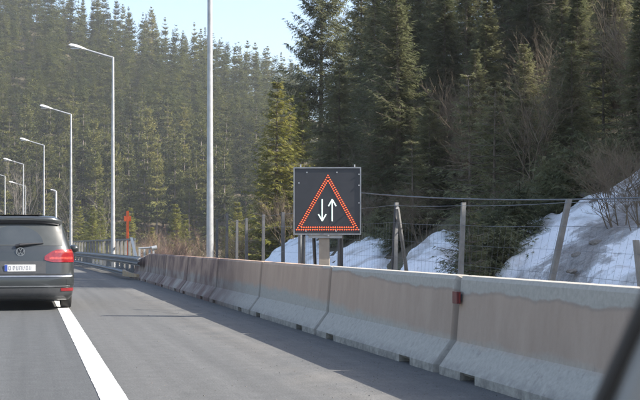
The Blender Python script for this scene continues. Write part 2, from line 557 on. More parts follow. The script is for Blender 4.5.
rng = random.Random(5)
seg_me = barrier_segment_mesh(SEG - 0.045)
end_me = barrier_segment_mesh(SEG - 0.045, 0.35)
for me in (seg_me, end_me): me.set_sharp_from_angle(angle=radians(24))
JOINT_A = W((437 - 320) / F * 10.6, 10.6).y
y = JOINT_A - 4 * SEG
words = ['behind the car pillar', 'behind the car pillar', 'behind the car pillar', 'at the right edge with a maroon reflector on its far joint',
         'just left of the maroon reflector', 'standing right in front of the warning sign post', 'third in view from the maroon reflector',
         'fourth in view from the maroon reflector, darkly stained', 'in front of the tall bare lamp post', 'sixth in view from the maroon reflector', 'last before the guard rail, with a sloping top']
segs = []
for k in range(11):
    if y + SEG > -2:
        yy = y
        c = curve(yy + SEG / 2)
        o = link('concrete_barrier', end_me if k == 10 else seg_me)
        o.location = (BX + c + rng.uniform(-.004, .004), yy, 0.001)
        o.rotation_euler = (0, 0, -(curve(yy + SEG) - curve(yy)) / SEG + rng.uniform(-.0012, .0012))
        tag(o, 'precast concrete barrier block ' + words[k], 'barrier', 'concrete barrier blocks along the hard shoulder')
        segs.append(o)
    y += SEG
BAR_END = y
# reflector box on the joint beside the hard shoulder
r = empty('reflector_box', (BX + 0.20, JOINT_A - 0.13, 0.70))
MB().box(-0.065, -0.025, -0.055, 0.055, -0.055, 0.055).build('housing', M['reflector'], r)
MB().box(-0.025, 0.03, -0.03, 0.03, -0.03, 0.03).build('bracket', M['steel_dark'], r)
MB().box(-0.046, -0.03, -0.062, -0.0545, -0.045, 0.045).build('lens', simple('red_lens', (0.25, 0.03, 0.03), rough=0.2), r)
tag(r, 'small maroon reflector box fixed to the concrete barrier joint', 'reflector')

# ------------------------------------------------------------------ guard rail
gr = empty('guard_rail', (0, 0, 0))
def w_beam(name, x, z0, z1, ya, yb, mat, xfn=None, depth=0.085, step=2.0):
    """corrugated steel rail facing the road"""
    b = MB(); n = int((yb - ya) / step) + 1; rings = []
    h = z1 - z0
    zz = [(0, 0), (.10, 0), (.22, 1), (.36, 1), (.46, .15), (.54, .15), (.64, 1), (.78, 1), (.90, 0), (1, 0)]
    for i in range(n + 1):
        y = ya + (yb - ya) * i / n
        xc = x + curve(y) + (xfn(y) if xfn else 0)
        front = [(xc - depth * q, y, z0 + h * t) for t, q in zz]
        back = [(xc - depth * q + 0.012, y, z0 + h * t) for t, q in reversed(zz)]
        rings.append(front + back)
    b.loft(rings, True, True)
    return b.build(name, mat, gr, fix=True)
GX = 3.62
w_beam('rail', GX, 0.47, 0.80, 38.6, 150, M['galv_dark'])
w_beam('lower_rail', GX - 0.32, 0.10, 0.30, 40.6, 150, M['galv_dark'], depth=0.07)
yy = 42.0
while yy < 118:
    c = curve(yy)
    b = MB(); b.box(GX + c + 0.02, GX + c + 0.14, yy - 0.05, yy + 0.05, -0.3, 0.78)
    b.build('post', M['galv_dark'], gr)
    MB().box(GX + c - 0.30, GX + c + 0.015, yy - 0.05, yy + 0.05, 0.16, 0.26).build('spacer', M['galv_dark'], gr)
    yy += 2.0
b = MB(); rings = []
for t in range(5):
    y = 40.59 - t * 0.42; c = curve(y); k = 1 - 0.10 * t
    x0 = GX + c - 0.40 + 0.05 * t * t * 0.4
    rings.append([(x0, y, 0.10 + 0.0 * t), (x0 + 0.10, y, 0.09), (x0 + 0.10, y, 0.32 * k), (x0, y, 0.32 * k)])
b.loft(rings); b.build('end_piece', M['yellow_end'], gr, fix=True)
tag(gr, 'weathered steel guard rail with double beams and an amber end', 'guard rail')

# bridge railing behind the guard rail
br = empty('bridge_railing', (0, 0, 0))
def rx(y): return 4.75 + curve(y)
y0r, y1r = 51.0, 120.0
b = MB(); b.box(0, 0, 0, 0, 0, 0); b.v = []; b.f = []
for (za, zb, nm) in ((1.40, 1.48, 'top_rail'), (0.42, 0.48, 'bottom_rail')):
    b = MB(); rings = []
    for i in range(37):
        y = y0r + (y1r - y0r) * i / 36
        rings.append([(rx(y) - .04, y, za), (rx(y) + .04, y, za), (rx(y) + .04, y, zb), (rx(y) - .04, y, zb)])
    b.loft(rings); b.build(nm, M['galv_dark'], br, fix=True)
y = y0r + 0.4
post_me = MB().box(-.06, .06, -.15, .15, -0.3, 1.398).mesh('railing_post', simple('dusty_railing_post', (0.26, 0.25, 0.225), (0.17, 0.165, 0.155), 5, 0.7))
while y < y1r:
    o = link('post', post_me, br); o.location = (rx(y), y, 0); y += 1.75
b = MB()
p0 = P(131.3, 47.0, v=237.3); p1 = P(137.0, 47.0, v=261)
b.loft([[p1 + Vector((-.06, -.05, 0)), p1 + Vector((.06, -.05, 0)), p1 + Vector((.06, .05, 0)), p1 + Vector((-.06, .05, 0))],
        [p0 + Vector((-.05, -.05, 0)), p0 + Vector((.05, -.05, 0)), p0 + Vector((.05, .05, 0)), p0 + Vector((-.05, .05, 0))]])
b.build('end_brace', M['lamp_white'], br, fix=True)
tag(br, 'grey upright-post bridge railing ending in a pale slanted brace', 'railing')
tag(strip('bridge_kerb', 4.76, 5.2, 0.14, 44, 150, simple('kerb_concrete', (0.30, 0.29, 0.27), (0.22, 0.21, 0.2), 4, 0.9), 0.6), kind='structure')

# second short rail beyond the barrier end
sr = empty('field_railing', tuple(P(147, 50, z=0)))
zb = 1.05
for du, h in ((-7.5, 1.05), (-2.5, 1.05), (2.5, 1.02), (6.5, 1.10)):
    q = P(147 + du, 50, z=0) - P(147, 50, z=0)
    MB().box(q.x - .04, q.x + .04, q.y - .04, q.y + .04, -0.6, h - 0.04).build('post', M['galv'], sr)
qa = P(138.5, 50, z=0) - P(147, 50, z=0); qb = P(154, 50, z=0) - P(147, 50, z=0)
MB().tube([qa + Vector((0, 0, 1.03)), qb + Vector((0, 0, 1.08))], 0.04).build('top_bar', M['galv'], sr)
MB().tube([qa + Vector((0, 0, .6)), qb + Vector((0, 0, .62))], 0.03).build('lower_bar', M['galv'], sr)
MB().tube([qb + Vector((-.1, 0, 1.03)), qb + Vector((.12, 0, 1.08))], 0.10, 10).build('end_roll', M['galv'], sr)
tag(sr, 'short pale railing just past the end of the concrete barrier', 'railing')

# orange marker post
om = empty('marker_post', tuple(P(127.5, 60, z=-0.15)))
MB().tube([(0, 0, -1.5), (0, 0, 3.1)], 0.07, 10).build('pole', M['orange'], om)
bevel(MB().box(-.19, .19, -.05, .05, 2.56, 2.84).build('cross_plate', M['orange'], om), .03)
tag(om, 'thin orange marker post with a cross plate behind the bridge railing', 'marker post')

# ------------------------------------------------------------------ street lamps
def lamp(u, d, top_v, head_u, label, rot=None, r0=0.105, r1=0.055, kind='arm'):
    base = P(u, d, z=0.0)
    ztop = HC + (VH - top_v) / F * d
    root = empty('street_lamp', (base.x, base.y, 0.0))
    zb = terrain(base.x, base.y) - 0.3
    n = 6
    MB().tube([(0, 0, zb + (ztop - zb) * i / n) for i in range(n + 1)], [r0 + (r1 - r0) * i / n for i in range(n + 1)], 12).build('pole', M['galv'], root, smooth=True, angle=40)
    al = (u - head_u) / F * d          # reach of arm towards the road
    dirv = Vector((-CA, SA, 0))        # towards the carriageway
    rise = 0.25 * al
    tip = dirv * al + Vector((0, 0, ztop + rise * 1.05))
    a0 = Vector((0, 0, ztop - 0.04)); a1 = dirv * (al * 0.66) + Vector((0, 0, ztop + rise * 0.72))
    MB().tube([a0, a1], [r1 * 1.0, r1 * 0.8], 8).build('arm', M['galv'], root, smooth=True, angle=40)
    # cobra-head lantern, a tapered shell that droops at its tip
    side = Vector((SA, CA, 0))
    b = MB(); rings = []
    sec = [(0.60, .06, .05), (0.66, .09, .07), (0.74, .15, .11), (0.86, .19, .13), (0.95, .17, .11), (1.0, .08, .05)]
    for t, hw, hh in sec:
        c = dirv * (al * t) + Vector((0, 0, ztop + rise * (0.66 + (t - .6) * 1.0)))
        ring = []
        for k in range(10):
            a = 2 * pi * k / 10
            zz = sin(a) * hh
            if zz < 0: zz *= 0.55
            ring.append(c + side * (cos(a) * hw) + Vector((0, 0, zz)))
        rings.append(ring)
    b.loft(rings); hd = b.build('lantern', M['lamp_white'], root, smooth=True, fix=True, angle=50)
    c = dirv * (al * 0.85) + Vector((0, 0, ztop + rise * 0.90 - 0.085))
    b = MB(); b.box(-al * .10, al * .10, -.13, .13, -.02, .02, Matrix.Translation(c) @ Matrix.Rotation(atan2(dirv.y, dirv.x), 4, 'Z'))
    b.build('lens', M['lamp_glass'], hd)
    tag(root, label, 'street lamp', 'lamps along the road')
    return root

lamp(210, 30.5, -87, 131, 'tall pale lamp post rising out of the picture, foot behind the concrete barrier', r0=0.10, r1=0.06)
lamp(113, 54, 57, 69, 'tallest full street lamp, standing behind the bridge railing')
lamp(71, 77, 114, 40, 'street lamp rising just right of the grey car roof')
lamp(44, 101, 145, 20, 'third street lamp of the receding row, behind the car roof')
lamp(23.4, 125, 164, 3.5, 'fourth street lamp of the receding row, above the car roof')
lamp(5, 147, 176, -13, 'street lamp at the left picture edge above the car')
lamp(25.6, 171, 186, 9, 'small far street lamp overlapping the fourth lamp post')
lamp(56, 187, 191, 50.5, 'small far lamp post between two nearer lamps over the car', r0=0.16, r1=0.16)

# ------------------------------------------------------------------ LED warning sign
SD = 18.6
sg = P(327.5, SD, z=0.0)
sign = empty('warning_sign', (sg.x, sg.y, terrain(sg.x, sg.y)), -YAW - radians(1.5))
gz = terrain(sg.x, sg.y)
pm = SD / F                                   # metres per photo pixel at the sign
def sx(u): return (u - 327.5) * pm
def sz(v): return HC + (VH - v) * pm - gz
x0, x1, za, zb = sx(293.5), sx(361.2), sz(234.8), sz(167.2)
bevel(MB().box(x0 + .012, x1 - .012, -0.02, 0.16, za + .012, zb - .012).build('cabinet', M['steel_dark'], sign), 0.008)
MB().box(x0 + .022, x1 - .022, -0.028, -0.0205, za + .022, zb - .022).build('face_panel', M['sign_face'], sign)
t = 0.021
for (a, b_, c, d_, nm) in ((x0, x1, zb - t, zb, 'frame_bar'), (x0, x1, za, za + t, 'frame_bar'), (x0, x0 + t, za + t, zb - t, 'frame_bar'), (x1 - t, x1, za + t, zb - t, 'frame_bar')):
    MB().box(a, b_, -0.04, -0.0205 if False else 0.0, c, d_).build(nm, M['frame'], sign)
for u in (300.5, 354.5):
    MB().tube([(sx(u), 0.04, zb - .01), (sx(u), 0.04, zb + .045)], 0.011, 8).build('lifting_lug', M['galv'], sign)
for (u, v) in ((307, 172.5), (337, 172.5), (299, 183), (359, 174.5), (359, 185.5), (359, 203), (359, 229.5), (306, 231), (336, 231), (328.5, 235.6)):
    MB().disc((sx(u), -0.045 if u > 358 or v > 234 else -0.034, sz(v)), 0.013, (0, -1, 0), 8, 0.012).build('bolt', M['galv'], sign)
# two rows of lit red lamps round the triangle
tri_o = [(328, 175.6), (358.2, 229.6), (296.8, 229.6)]
cx, cy = 327.7, 211.6
led = MB()
def shrink(p, k): return (cx + (p[0] - cx) * k, cy + (p[1] - cy) * k)
for ri, k in enumerate((1.0, 0.875)):
    T = [shrink(p, k) for p in tri_o]
    for i in range(3):
        a, b2 = T[i], T[(i + 1) % 3]
        n = 27 - ri * 3
        for j in range(n):
            f = (j + (0.5 if ri == 1 else 0.0)) / n
            u = a[0] + (b2[0] - a[0]) * f; v = a[1] + (b2[1] - a[1]) * f
            led.disc((sx(u), -0.0335, sz(v)), 0.0112, (0, -1, 0), 6, 0.005)
tag(led.build('red_lamp_triangle', M['led_red'], sign), kind='stuff')
def stroke(b, u0, v0, u1, v1, w=0.62):
    a = Vector((sx(u0), 0, sz(v0))); c = Vector((sx(u1), 0, sz(v1)))
    d = (c - a).normalized(); n = Vector((-d.z, 0, d.x)) * (w * pm)
    a = a - d * w * pm * .5; c = c + d * w * pm * .5
    ring = [a + n, a - n, c - n, c + n]
    b.loft([[p + Vector((0, -.0285, 0)) for p in ring], [p + Vector((0, -.034, 0)) for p in ring]])
b = MB(); stroke(b, 322.3, 199.5, 322.3, 220); stroke(b, 318.6, 214.5, 322.3, 220.8); stroke(b, 326.0, 214.5, 322.3, 220.8)
b.build('down_arrow', M['led_white'], sign, fix=True)
b = MB(); stroke(b, 332.3, 221, 332.3, 200.5); stroke(b, 328.6, 206, 332.3, 199.6); stroke(b, 336.0, 206, 332.3, 199.6)
b.build('up_arrow', M['led_white'], sign, fix=True)
bevel(MB().box(sx(318.8), sx(329.6), 0.03, 0.155, -0.4, za + .02).build('post', M['wood_warm'], sign), 0.01)
MB().box(sx(308.5), sx(342), 0.0, 0.12, za - .055, za - .004).build('bracket', M['galv'], sign)
for ua, ub, y in ((303, 302, .35), (313, 318, .5), (341.5, 341, .35)):
    MB().tube([(sx(ub), y, -0.3), (sx(ua), y if y < .5 else .165, za + .10)], 0.028, 8).build('strut', M['steel_dark'], sign)
tag(sign, 'square black LED sign with red lit triangle and two white arrows', 'warning sign')

# ------------------------------------------------------------------ wire fence
fence = empty('wire_fence', (0, 0, 0))
FX = 5.25
def fence_d(u):
    return FX / ((u - 320) / F * CA + SA)
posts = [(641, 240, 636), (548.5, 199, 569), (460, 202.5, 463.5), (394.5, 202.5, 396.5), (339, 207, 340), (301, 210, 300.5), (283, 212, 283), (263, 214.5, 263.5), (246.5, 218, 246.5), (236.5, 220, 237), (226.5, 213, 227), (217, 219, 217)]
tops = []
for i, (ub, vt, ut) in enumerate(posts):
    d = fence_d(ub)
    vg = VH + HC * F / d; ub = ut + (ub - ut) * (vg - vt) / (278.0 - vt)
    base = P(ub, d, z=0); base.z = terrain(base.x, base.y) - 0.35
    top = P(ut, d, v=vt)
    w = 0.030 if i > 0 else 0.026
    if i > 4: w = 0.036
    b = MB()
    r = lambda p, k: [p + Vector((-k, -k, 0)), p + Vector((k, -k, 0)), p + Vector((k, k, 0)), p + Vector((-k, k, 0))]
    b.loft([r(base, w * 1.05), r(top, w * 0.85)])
    b.build('post', M['wood'] if i < 4 else M['wood_shaded'], fence, fix=True)
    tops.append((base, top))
# brace leaning on the third post
d = fence_d(396.5)
pa = P(397.5, d - .05, v=208); pb = P(407, d + .5, v=275)
MB().tube([pa, pb], 0.03, 6).build('brace', M['wood'], fence)
MB().tube([P(392.0, d + .1, v=275), P(395.5, d + .06, v=206)], 0.022, 6).build('brace', M['steel_dark'], fence)
off = Vector((-0.055, 0, 0))
def along(k):            # points at height fraction k on every post
    return [b_.lerp(t_, k) + off for b_, t_ in tops[1:]]
ext = tops[1][0] - tops[2][0]
for k, rr in ((0.98, .0035), (0.86, .0025), (0.74, .0016), (0.62, .0016), (0.5, .0016), (0.4, .0016), (0.3, .0016)):
    pts = along(k)
    pts = [pts[0] + ext * 1.6] + pts
    out = []
    for a, c in zip(pts[:-1], pts[1:]):
        for s in range(4):
            q = a.lerp(c, s / 4); q.z -= 0.013 * 4 * (s / 4) * (1 - s / 4) * (1 if k > .8 else .6); out.append(q)
    out.append(pts[-1])
    MB().tube(out, rr, 4).build('strand', M['wire'], fence)
mesh = MB()
lo = along(0.26); hi = along(0.86)
lo = [lo[0] + ext * 1.6] + lo; hi = [hi[0] + ext * 1.6] + hi
for (a, a2), (c, c2) in zip(zip(lo[:5], lo[1:6]), zip(hi[:5], hi[1:6])):
    n = max(2, int((a2 - a).length / 0.14))
    for s in range(n):
        mesh.tube([a.lerp(a2, s / n), c.lerp(c2, s / n)], 0.0012, 3, cap=False)
tag(mesh.build('upright_wires', M['wire'], fence), kind='stuff')
tag(fence, 'wire mesh fence on leaning grey wooden posts behind the barrier', 'fence')
# cable strung above the fence
cab = MB()
pts = []
A_, B_ = P(300, 20.5, v=186), P(720, 12.6, v=194)
for i in range(17):
    t = i / 16; q = A_.lerp(B_, t); q.z -= 0.14 * 4 * t * (1 - t); pts.append(q)
cab.tube(pts, 0.011, 6)
for q in (A_, B_):
    cab.tube([Vector((q.x, q.y, terrain(q.x, q.y) - .2)), q + Vector((0, 0, .05))], 0.035, 6)
tag(cab.build('cable', M['wire']), 'single grey cable strung above the wire fence', 'cable')

# ------------------------------------------------------------------ snow on the cut slope
def hit(u, v):
    """where a line of sight meets the slope"""
    lo_, hi_ = 9.0, 60.0
    d = lo_
    prev = None
    while d < hi_:
        p = P(u, d, v=v)
        if p.x > FX + .4 and p.z < terrain(p.x, p.y): break
        d += 0.1
    return P(u, d, v=v)
def inside(poly, x, y):
    c = False; n = len(poly)
    for i in range(n):
        x1_, y1_ = poly[i]; x2_, y2_ = poly[(i + 1) % n]
        if (y1_ > y) != (y2_ > y) and x < (x2_ - x1_) * (y - y1_) / (y2_ - y1_) + x1_: c = not c
    return c
def pdist(poly, x, y):
    m = 1e9
    for i in range(len(poly)):
        ax, ay = poly[i]; bx_, by_ = poly[(i + 1) % len(poly)]
        dx, dy = bx_ - ax, by_ - ay
        t = max(0, min(1, ((x - ax) * dx + (y - ay) * dy) / (dx * dx + dy * dy + 1e-9)))
        m = min(m, math.hypot(x - ax - t * dx, y - ay - t * dy))
    return m
snow_px = [
    ('large snow slope with a dirty streak on the right bank', [(484, 286), (497, 270), (512, 252), (526, 238), (515, 236), (513, 226), (530, 221), (552, 221), (575, 209), (592, 200), (612, 196), (640, 172), (700, 140), (760, 200), (760, 300), (640, 300), (540, 296)]),
    ('snow tongue between the braced fence post and small spruce', [(396, 285), (404, 264), (416, 248), (432, 237), (447, 230), (458, 233), (462, 246), (470, 260), (476, 284), (440, 288)]),
    ('snow strip on the bank right of the warning sign', [(334, 284), (338, 254), (350, 246), (362, 243), (372, 240), (388, 246), (392, 258), (394, 284)]),
    ('small snow patch behind the warning sign post', [(262, 268), (270, 258), (285, 246), (298, 240), (318, 238), (330, 246), (331, 268), (300, 272)]),
    ('thin snow remnant above the small spruce on the bank', [(470, 256), (482, 247), (494, 238), (499, 241), (492, 249), (478, 260)]),
]
M['snow'] = snow_mat()
SNOW_POLYS = []
for label, px in snow_px:
    poly = []
    for u, v in px:
        p = hit(u, v); poly.append((p.x, p.y))
    SNOW_POLYS.append(poly)
    bx0 = min(p[0] for p in poly); bx1 = max(p[0] for p in poly); by0 = min(p[1] for p in poly); by1 = max(p[1] for p in poly)
    st = 0.10 if (bx1 - bx0) * (by1 - by0) < 60 else 0.13
    nx_, ny_ = int((bx1 - bx0) / st) + 2, int((by1 - by0) / st) + 2
    sm = MB(); idx = {}
    for j in range(ny_ + 1):
        for i in range(nx_ + 1):
            x = bx0 - .2 + i * st; y = by0 - .2 + j * st
            din = pdist(poly, x, y) * (1 if inside(poly, x, y) else -1)
            din += fbm(x, y, 1.1, 5) * 0.34
            if din < -0.25: continue
            h = 0.20 * sstep(-0.05, 0.35, din) - 0.12 * sstep(0.0, -0.25, din) - 0.02
            h += sstep(0, .4, din) * (0.10 * fbm(x + 31, y, 1.1, 3) + 0.055 * fbm(x, y + 7, 3.2, 4))
            idx[i, j] = len(sm.v); sm.v.append((x, y, terrain(x, y) + h))
    for (i, j), a in idx.items():
        q = [(i, j), (i + 1, j), (i + 1, j + 1), (i, j + 1)]
        if all(k in idx for k in q): sm.f.append(tuple(idx[k] for k in q))
    if sm.f:
        tag(sm.build('snow', M['snow'], smooth=True), label, 'snow', kind='stuff')

# ------------------------------------------------------------------ trees
def perp(v):
    a = v.cross(Vector((0, 0, 1)))
    if a.length < 1e-4: a = Vector((1, 0, 0))
    return a.normalized()

def spruce(seed, H, R, levels, nb, ntw, tw_w, z0=0.08, sparse=0.0, up=0.35, shape=0.85, cross=True, trunk_r=None, dead=0, gap=0.0, tiplen=1.0, jit=0.3):
    """needle crown, trunk and dry lower branches of one conifer"""
    rg = random.Random(seed)
    cr = MB(); tr = MB(); db = MB()
    tr_r = trunk_r or H * 0.011 + 0.03
    lean = Vector((rg.uniform(-1, 1), rg.uniform(-1, 1), 0)) * 0.01 * H
    def stem(t): return lean * (t * t) + Vector((0, 0, H * t))
    tr.tube([stem(i / 8) - Vector((0, 0, 0.4 if i == 0 else 0)) for i in range(9)], [tr_r * (1 - i / 8) + 0.006 for i in range(9)], 7)
    side_bias = rg.uniform(0, 2 * pi)
    for L in range(levels):
        t = z0 + (0.985 - z0) * (L + rg.uniform(-jit, jit)) / (levels - 1)
        t = min(0.99, max(z0 * .7, t))
        ln0 = R * ((1 - t) ** shape) * (0.55 + 0.45 * min(1, (t - z0 * 0.3) / 0.14 + .35)) + 0.10 * tiplen
        n = nb if t < 0.85 else max(3, nb - 2)
        a0 = rg.uniform(0, 2 * pi)
        for k in range(n):
            if rg.random() < sparse: continue
            az = a0 + 2 * pi * k / n + rg.uniform(-.4, .4)
            ln = ln0 * rg.uniform(0.62, 1.18) * (1 + 0.16 * cos(az - side_bias))
            pitch = up * (t * 2.2 - 0.75) + rg.uniform(-.14, .14)
            base = stem(t)
            out = Vector((cos(az), sin(az), 0))
            def bp(s):
                return base + out * (ln * s * cos(pitch)) + Vector((0, 0, ln * (sin(pitch) * s - 0.22 * s * (1 - t) * (1.35 - s) * 1.2 + 0.10 * s * s * s)))
            if rg.random() < gap * (1 - t): # bare dry branch
                db.tube([bp(0), bp(.5), bp(1)], [.012, .008, .003], 3, cap=False)
                for q in range(4):
                    s = rg.uniform(.3, 1); p = bp(s)
                    db.tube([p, p + (out + perp(out) * rg.choice((-1, 1)) * rg.uniform(.4, 1) + Vector((0, 0, rg.uniform(-.5, .1)))) * ln * .22], [.006, .002], 3, cap=False)
                continue
            if tw_w < 0.12:
                tr.tube([bp(0), bp(.5), bp(.95)], [0.014 + .004 * ln, .01, .004], 3, cap=False)
            m = max(3, int(ntw * (0.45 + 0.55 * ln / R)))
            sd = perp(out)
            for q in range(m + 1):
                s = 0.12 + 0.88 * (q + rg.uniform(-.3, .3)) / m
                s = min(1.0, max(.06, s))
                p = bp(s)
                tl = (0.42 * ln * (1.08 - s) ** 0.8 + 0.10 * tiplen) * rg.uniform(.7, 1.25)
                sg_ = (1 if q % 2 else -1)
                if q == m:
                    dv = out + Vector((0, 0, rg.uniform(-.1, .2))); tl *= 1.1
                else:
                    dv = out * rg.uniform(.45, .9) + sd * sg_ * rg.uniform(.5, 1.0) + Vector((0, 0, rg.uniform(-.55, .05) - .25 * (1 - t)))
                dv.normalize()
                w = tw_w * rg.uniform(.7, 1.3)
                n1 = perp(dv); n1 = (n1 + Vector((0, 0, rg.uniform(-.5, .5)))).normalized()
                e = p + dv * tl; mid = p + dv * tl * .5
                if tw_w < 0.12:
                    # needle sprays on both sides of a thin twig
                    ns = max(2, int(tl / (tw_w * 2.6)))
                    nl = tw_w * 5.6
                    for i_ in range(ns + 1):
                        s2 = (i_ + rg.uniform(.1, .9)) / (ns + 1)
                        a = p + dv * (tl * s2)
                        for sg2 in (-1, 1):
                            tp = (dv * rg.uniform(.5, 1.0) + n1 * (sg2 * rg.uniform(.5, 1.0)) + Vector((0, 0, rg.uniform(-.55, .25)))) * (nl * rg.uniform(.55, 1.1) * (1.1 - .5 * s2))
                            hb = dv * (tw_w * .75)
                            cr.tri(a - hb, a + hb, a + tp)
                    cr.tri(p + n1 * tw_w * .16, p - n1 * tw_w * .16, e)
                    continue
                cr.v += [tuple(p - n1 * w * .35), tuple(p + n1 * w * .35), tuple(mid + n1 * w), tuple(e), tuple(mid - n1 * w)]
                nn = len(cr.v) - 5
                cr.f.append((nn, nn + 1, nn + 2, nn + 3, nn + 4))
                if cross:
                    n2 = dv.cross(n1).normalized()
                    dr = Vector((0, 0, -w * .8))
                    cr.tri(p, e, mid + n2 * w * .9 + dr)
                    if rg.random() < .7:
                        # small side spray
                        a = p + dv * tl * rg.uniform(.3, .7)
                        dv2 = (dv + n1 * rg.choice((-1, 1)) * .9 + Vector((0, 0, -.35))).normalized()
                        cr.tri(a - dv * w * .5, a + dv * w * .5, a + dv2 * tl * .55)
    for k in range(dead):
        t = rg.uniform(0.03, z0 + .18); az = rg.uniform(0, 2 * pi); out = Vector((cos(az), sin(az), rg.uniform(-.35, .1)))
        ln = R * rg.uniform(.3, .85); base = stem(t)
        db.tube([base, base + out * ln * .6, base + out * ln + Vector((0, 0, -.1 * ln))], [.014, .009, .003], 3, cap=False)
        for q in range(5):
            p = base + out * ln * rg.uniform(.3, .95)
            db.tube([p, p + (out * .6 + perp(out) * rg.choice((-1, 1)) + Vector((0, 0, rg.uniform(-.6, .2)))).normalized() * ln * rg.uniform(.12, .3)], [.006, .002], 3, cap=False)
    return cr, tr, db

def bare(seed, H, spread, depth=4, r0=0.05, nsplit=3):
    """leafless shrub or tree"""
    rg = random.Random(seed); b = MB()
    def grow(p, dv, ln, r, lv):
        q = p; pts = [p]; rad = [r]
        for i in range(3):
            dv = (dv + Vector((rg.uniform(-1, 1), rg.uniform(-1, 1), rg.uniform(-.4, .8))) * .16).normalized()
            q = q + dv * ln / 3; pts.append(q); rad.append(r * (1 - .2 * (i + 1)))
        b.tube(pts, rad, 4 if lv < 2 else 3, cap=False)
        if lv >= depth: return
        for k in range(nsplit + (1 if lv == 0 else 0)):
            s = rg.choice(pts[1:]) if lv else pts[rg.choice((1, 2, 2, 3, 3))]
            nd = (dv + Vector((rg.uniform(-1, 1), rg.uniform(-1, 1), rg.uniform(-.3, .6))) * spread).normalized()
            grow(s, nd, ln * rg.uniform(.5, .8), r * .5, lv + 1)
    return b, grow

PROTO = {}
def proto(name, crown_mat, **kw):
    cr, tr, db = spruce(**kw)
    parts = [('crown', cr.mesh('crown', crown_mat))]
    parts.append(('trunk', tr.mesh('trunk', M['bark'], smooth=True)))
    if db.f: parts.append(('dry_branches', db.mesh('dry_branches', M['twig'])))
    PROTO[name] = (parts, kw['H'])

for i in range(7):
    proto('far%d' % i, M['needle_far'], seed=100 + i, H=20.0, R=(3.2, 3.8, 2.9, 3.5, 3.1, 4.2, 2.7)[i], levels=(40, 38, 42, 34, 40, 36, 30)[i], nb=8, ntw=9, tw_w=0.13, z0=(0.08, .14, .1, .26, .05, .2, .35)[i], sparse=(.12, .2, .1, .25, .1, .22, .35)[i], cross=True, shape=(0.72, .6, .8, .62, .75, .5, .7)[i], up=(.35, .5, .3, .45, .35, .6, .3)[i], jit=3.0)
for i in range(5):
    proto('mass%d' % i, M['needle_far'], seed=150 + i, H=20.0, R=(3.2, 3.7, 2.9, 3.4, 3.9)[i], levels=34, nb=8, ntw=7, tw_w=0.16, z0=.1, sparse=.14, cross=False, shape=(0.72, .6, .8, .65, .55)[i], up=(.35, .5, .3, .45, .55)[i], jit=3.0)
for i in range(5):
    proto('near%d' % i, M['needle'], seed=200 + i, H=12.0, R=(2.2, 2.6, 1.9, 2.4, 2.1)[i], levels=(46, 42, 48, 46, 42)[i], nb=7, ntw=17, tw_w=0.034, z0=(0.10, .2, .14, .06, .3)[i], sparse=(.05, .1, .05, .06, .16)[i], dead=(30, 50, 30, 16, 60)[i], gap=(.08, .22, .12, .06, .3)[i])
proto('warm0', M['needle_warm'], seed=301, H=12.0, R=2.6, levels=36, nb=7, ntw=12, tw_w=0.05, z0=.05, sparse=.08)
proto('warm1', M['needle_warm'], seed=302, H=12.0, R=2.0, levels=34, nb=6, ntw=10, tw_w=0.05, z0=.05, sparse=.15)
proto('tall0', M['needle'], seed=311, H=24.0, R=5.4, levels=44, nb=7, ntw=28, tw_w=0.085, z0=.12, sparse=.08, dead=40, gap=.2, up=.55, shape=.55)
proto('tall1', M['needle'], seed=312, H=22.0, R=3.6, levels=52, nb=7, ntw=20, tw_w=0.06, z0=.18, sparse=.16, dead=40, gap=.2, up=.45, shape=.7)
proto('young0', M['needle'], seed=321, H=2.4, R=0.85, levels=13, nb=6, ntw=12, tw_w=0.020, z0=.05, sparse=.05, tiplen=.6, trunk_r=.025)
proto('young1', M['needle'], seed=322, H=4.0, R=1.1, levels=15, nb=6, ntw=13, tw_w=0.024, z0=.05, sparse=.12, tiplen=.8, gap=.15, trunk_r=.04)

TREES = 0
def tree(kind, x, y, H, label, group, rz=None, rg=random, name='spruce_tree', sink=0.15, wide=1.0, z=None):
    parts, h0 = PROTO[kind]
    s = H / h0
    o = empty(name, (x, y, (terrain(x, y) if z is None else z) - sink), rg.uniform(0, 2 * pi) if rz is None else rz)
    o.scale = (s * wide, s * wide, s)
    for nm, me in parts:
        c = bpy.data.objects.new(nm, me); C.objects.link(c); c.parent = o
        if nm == 'dry_branches': c['kind'] = 'stuff'
    tag(o, label, 'tree', group)
    return o

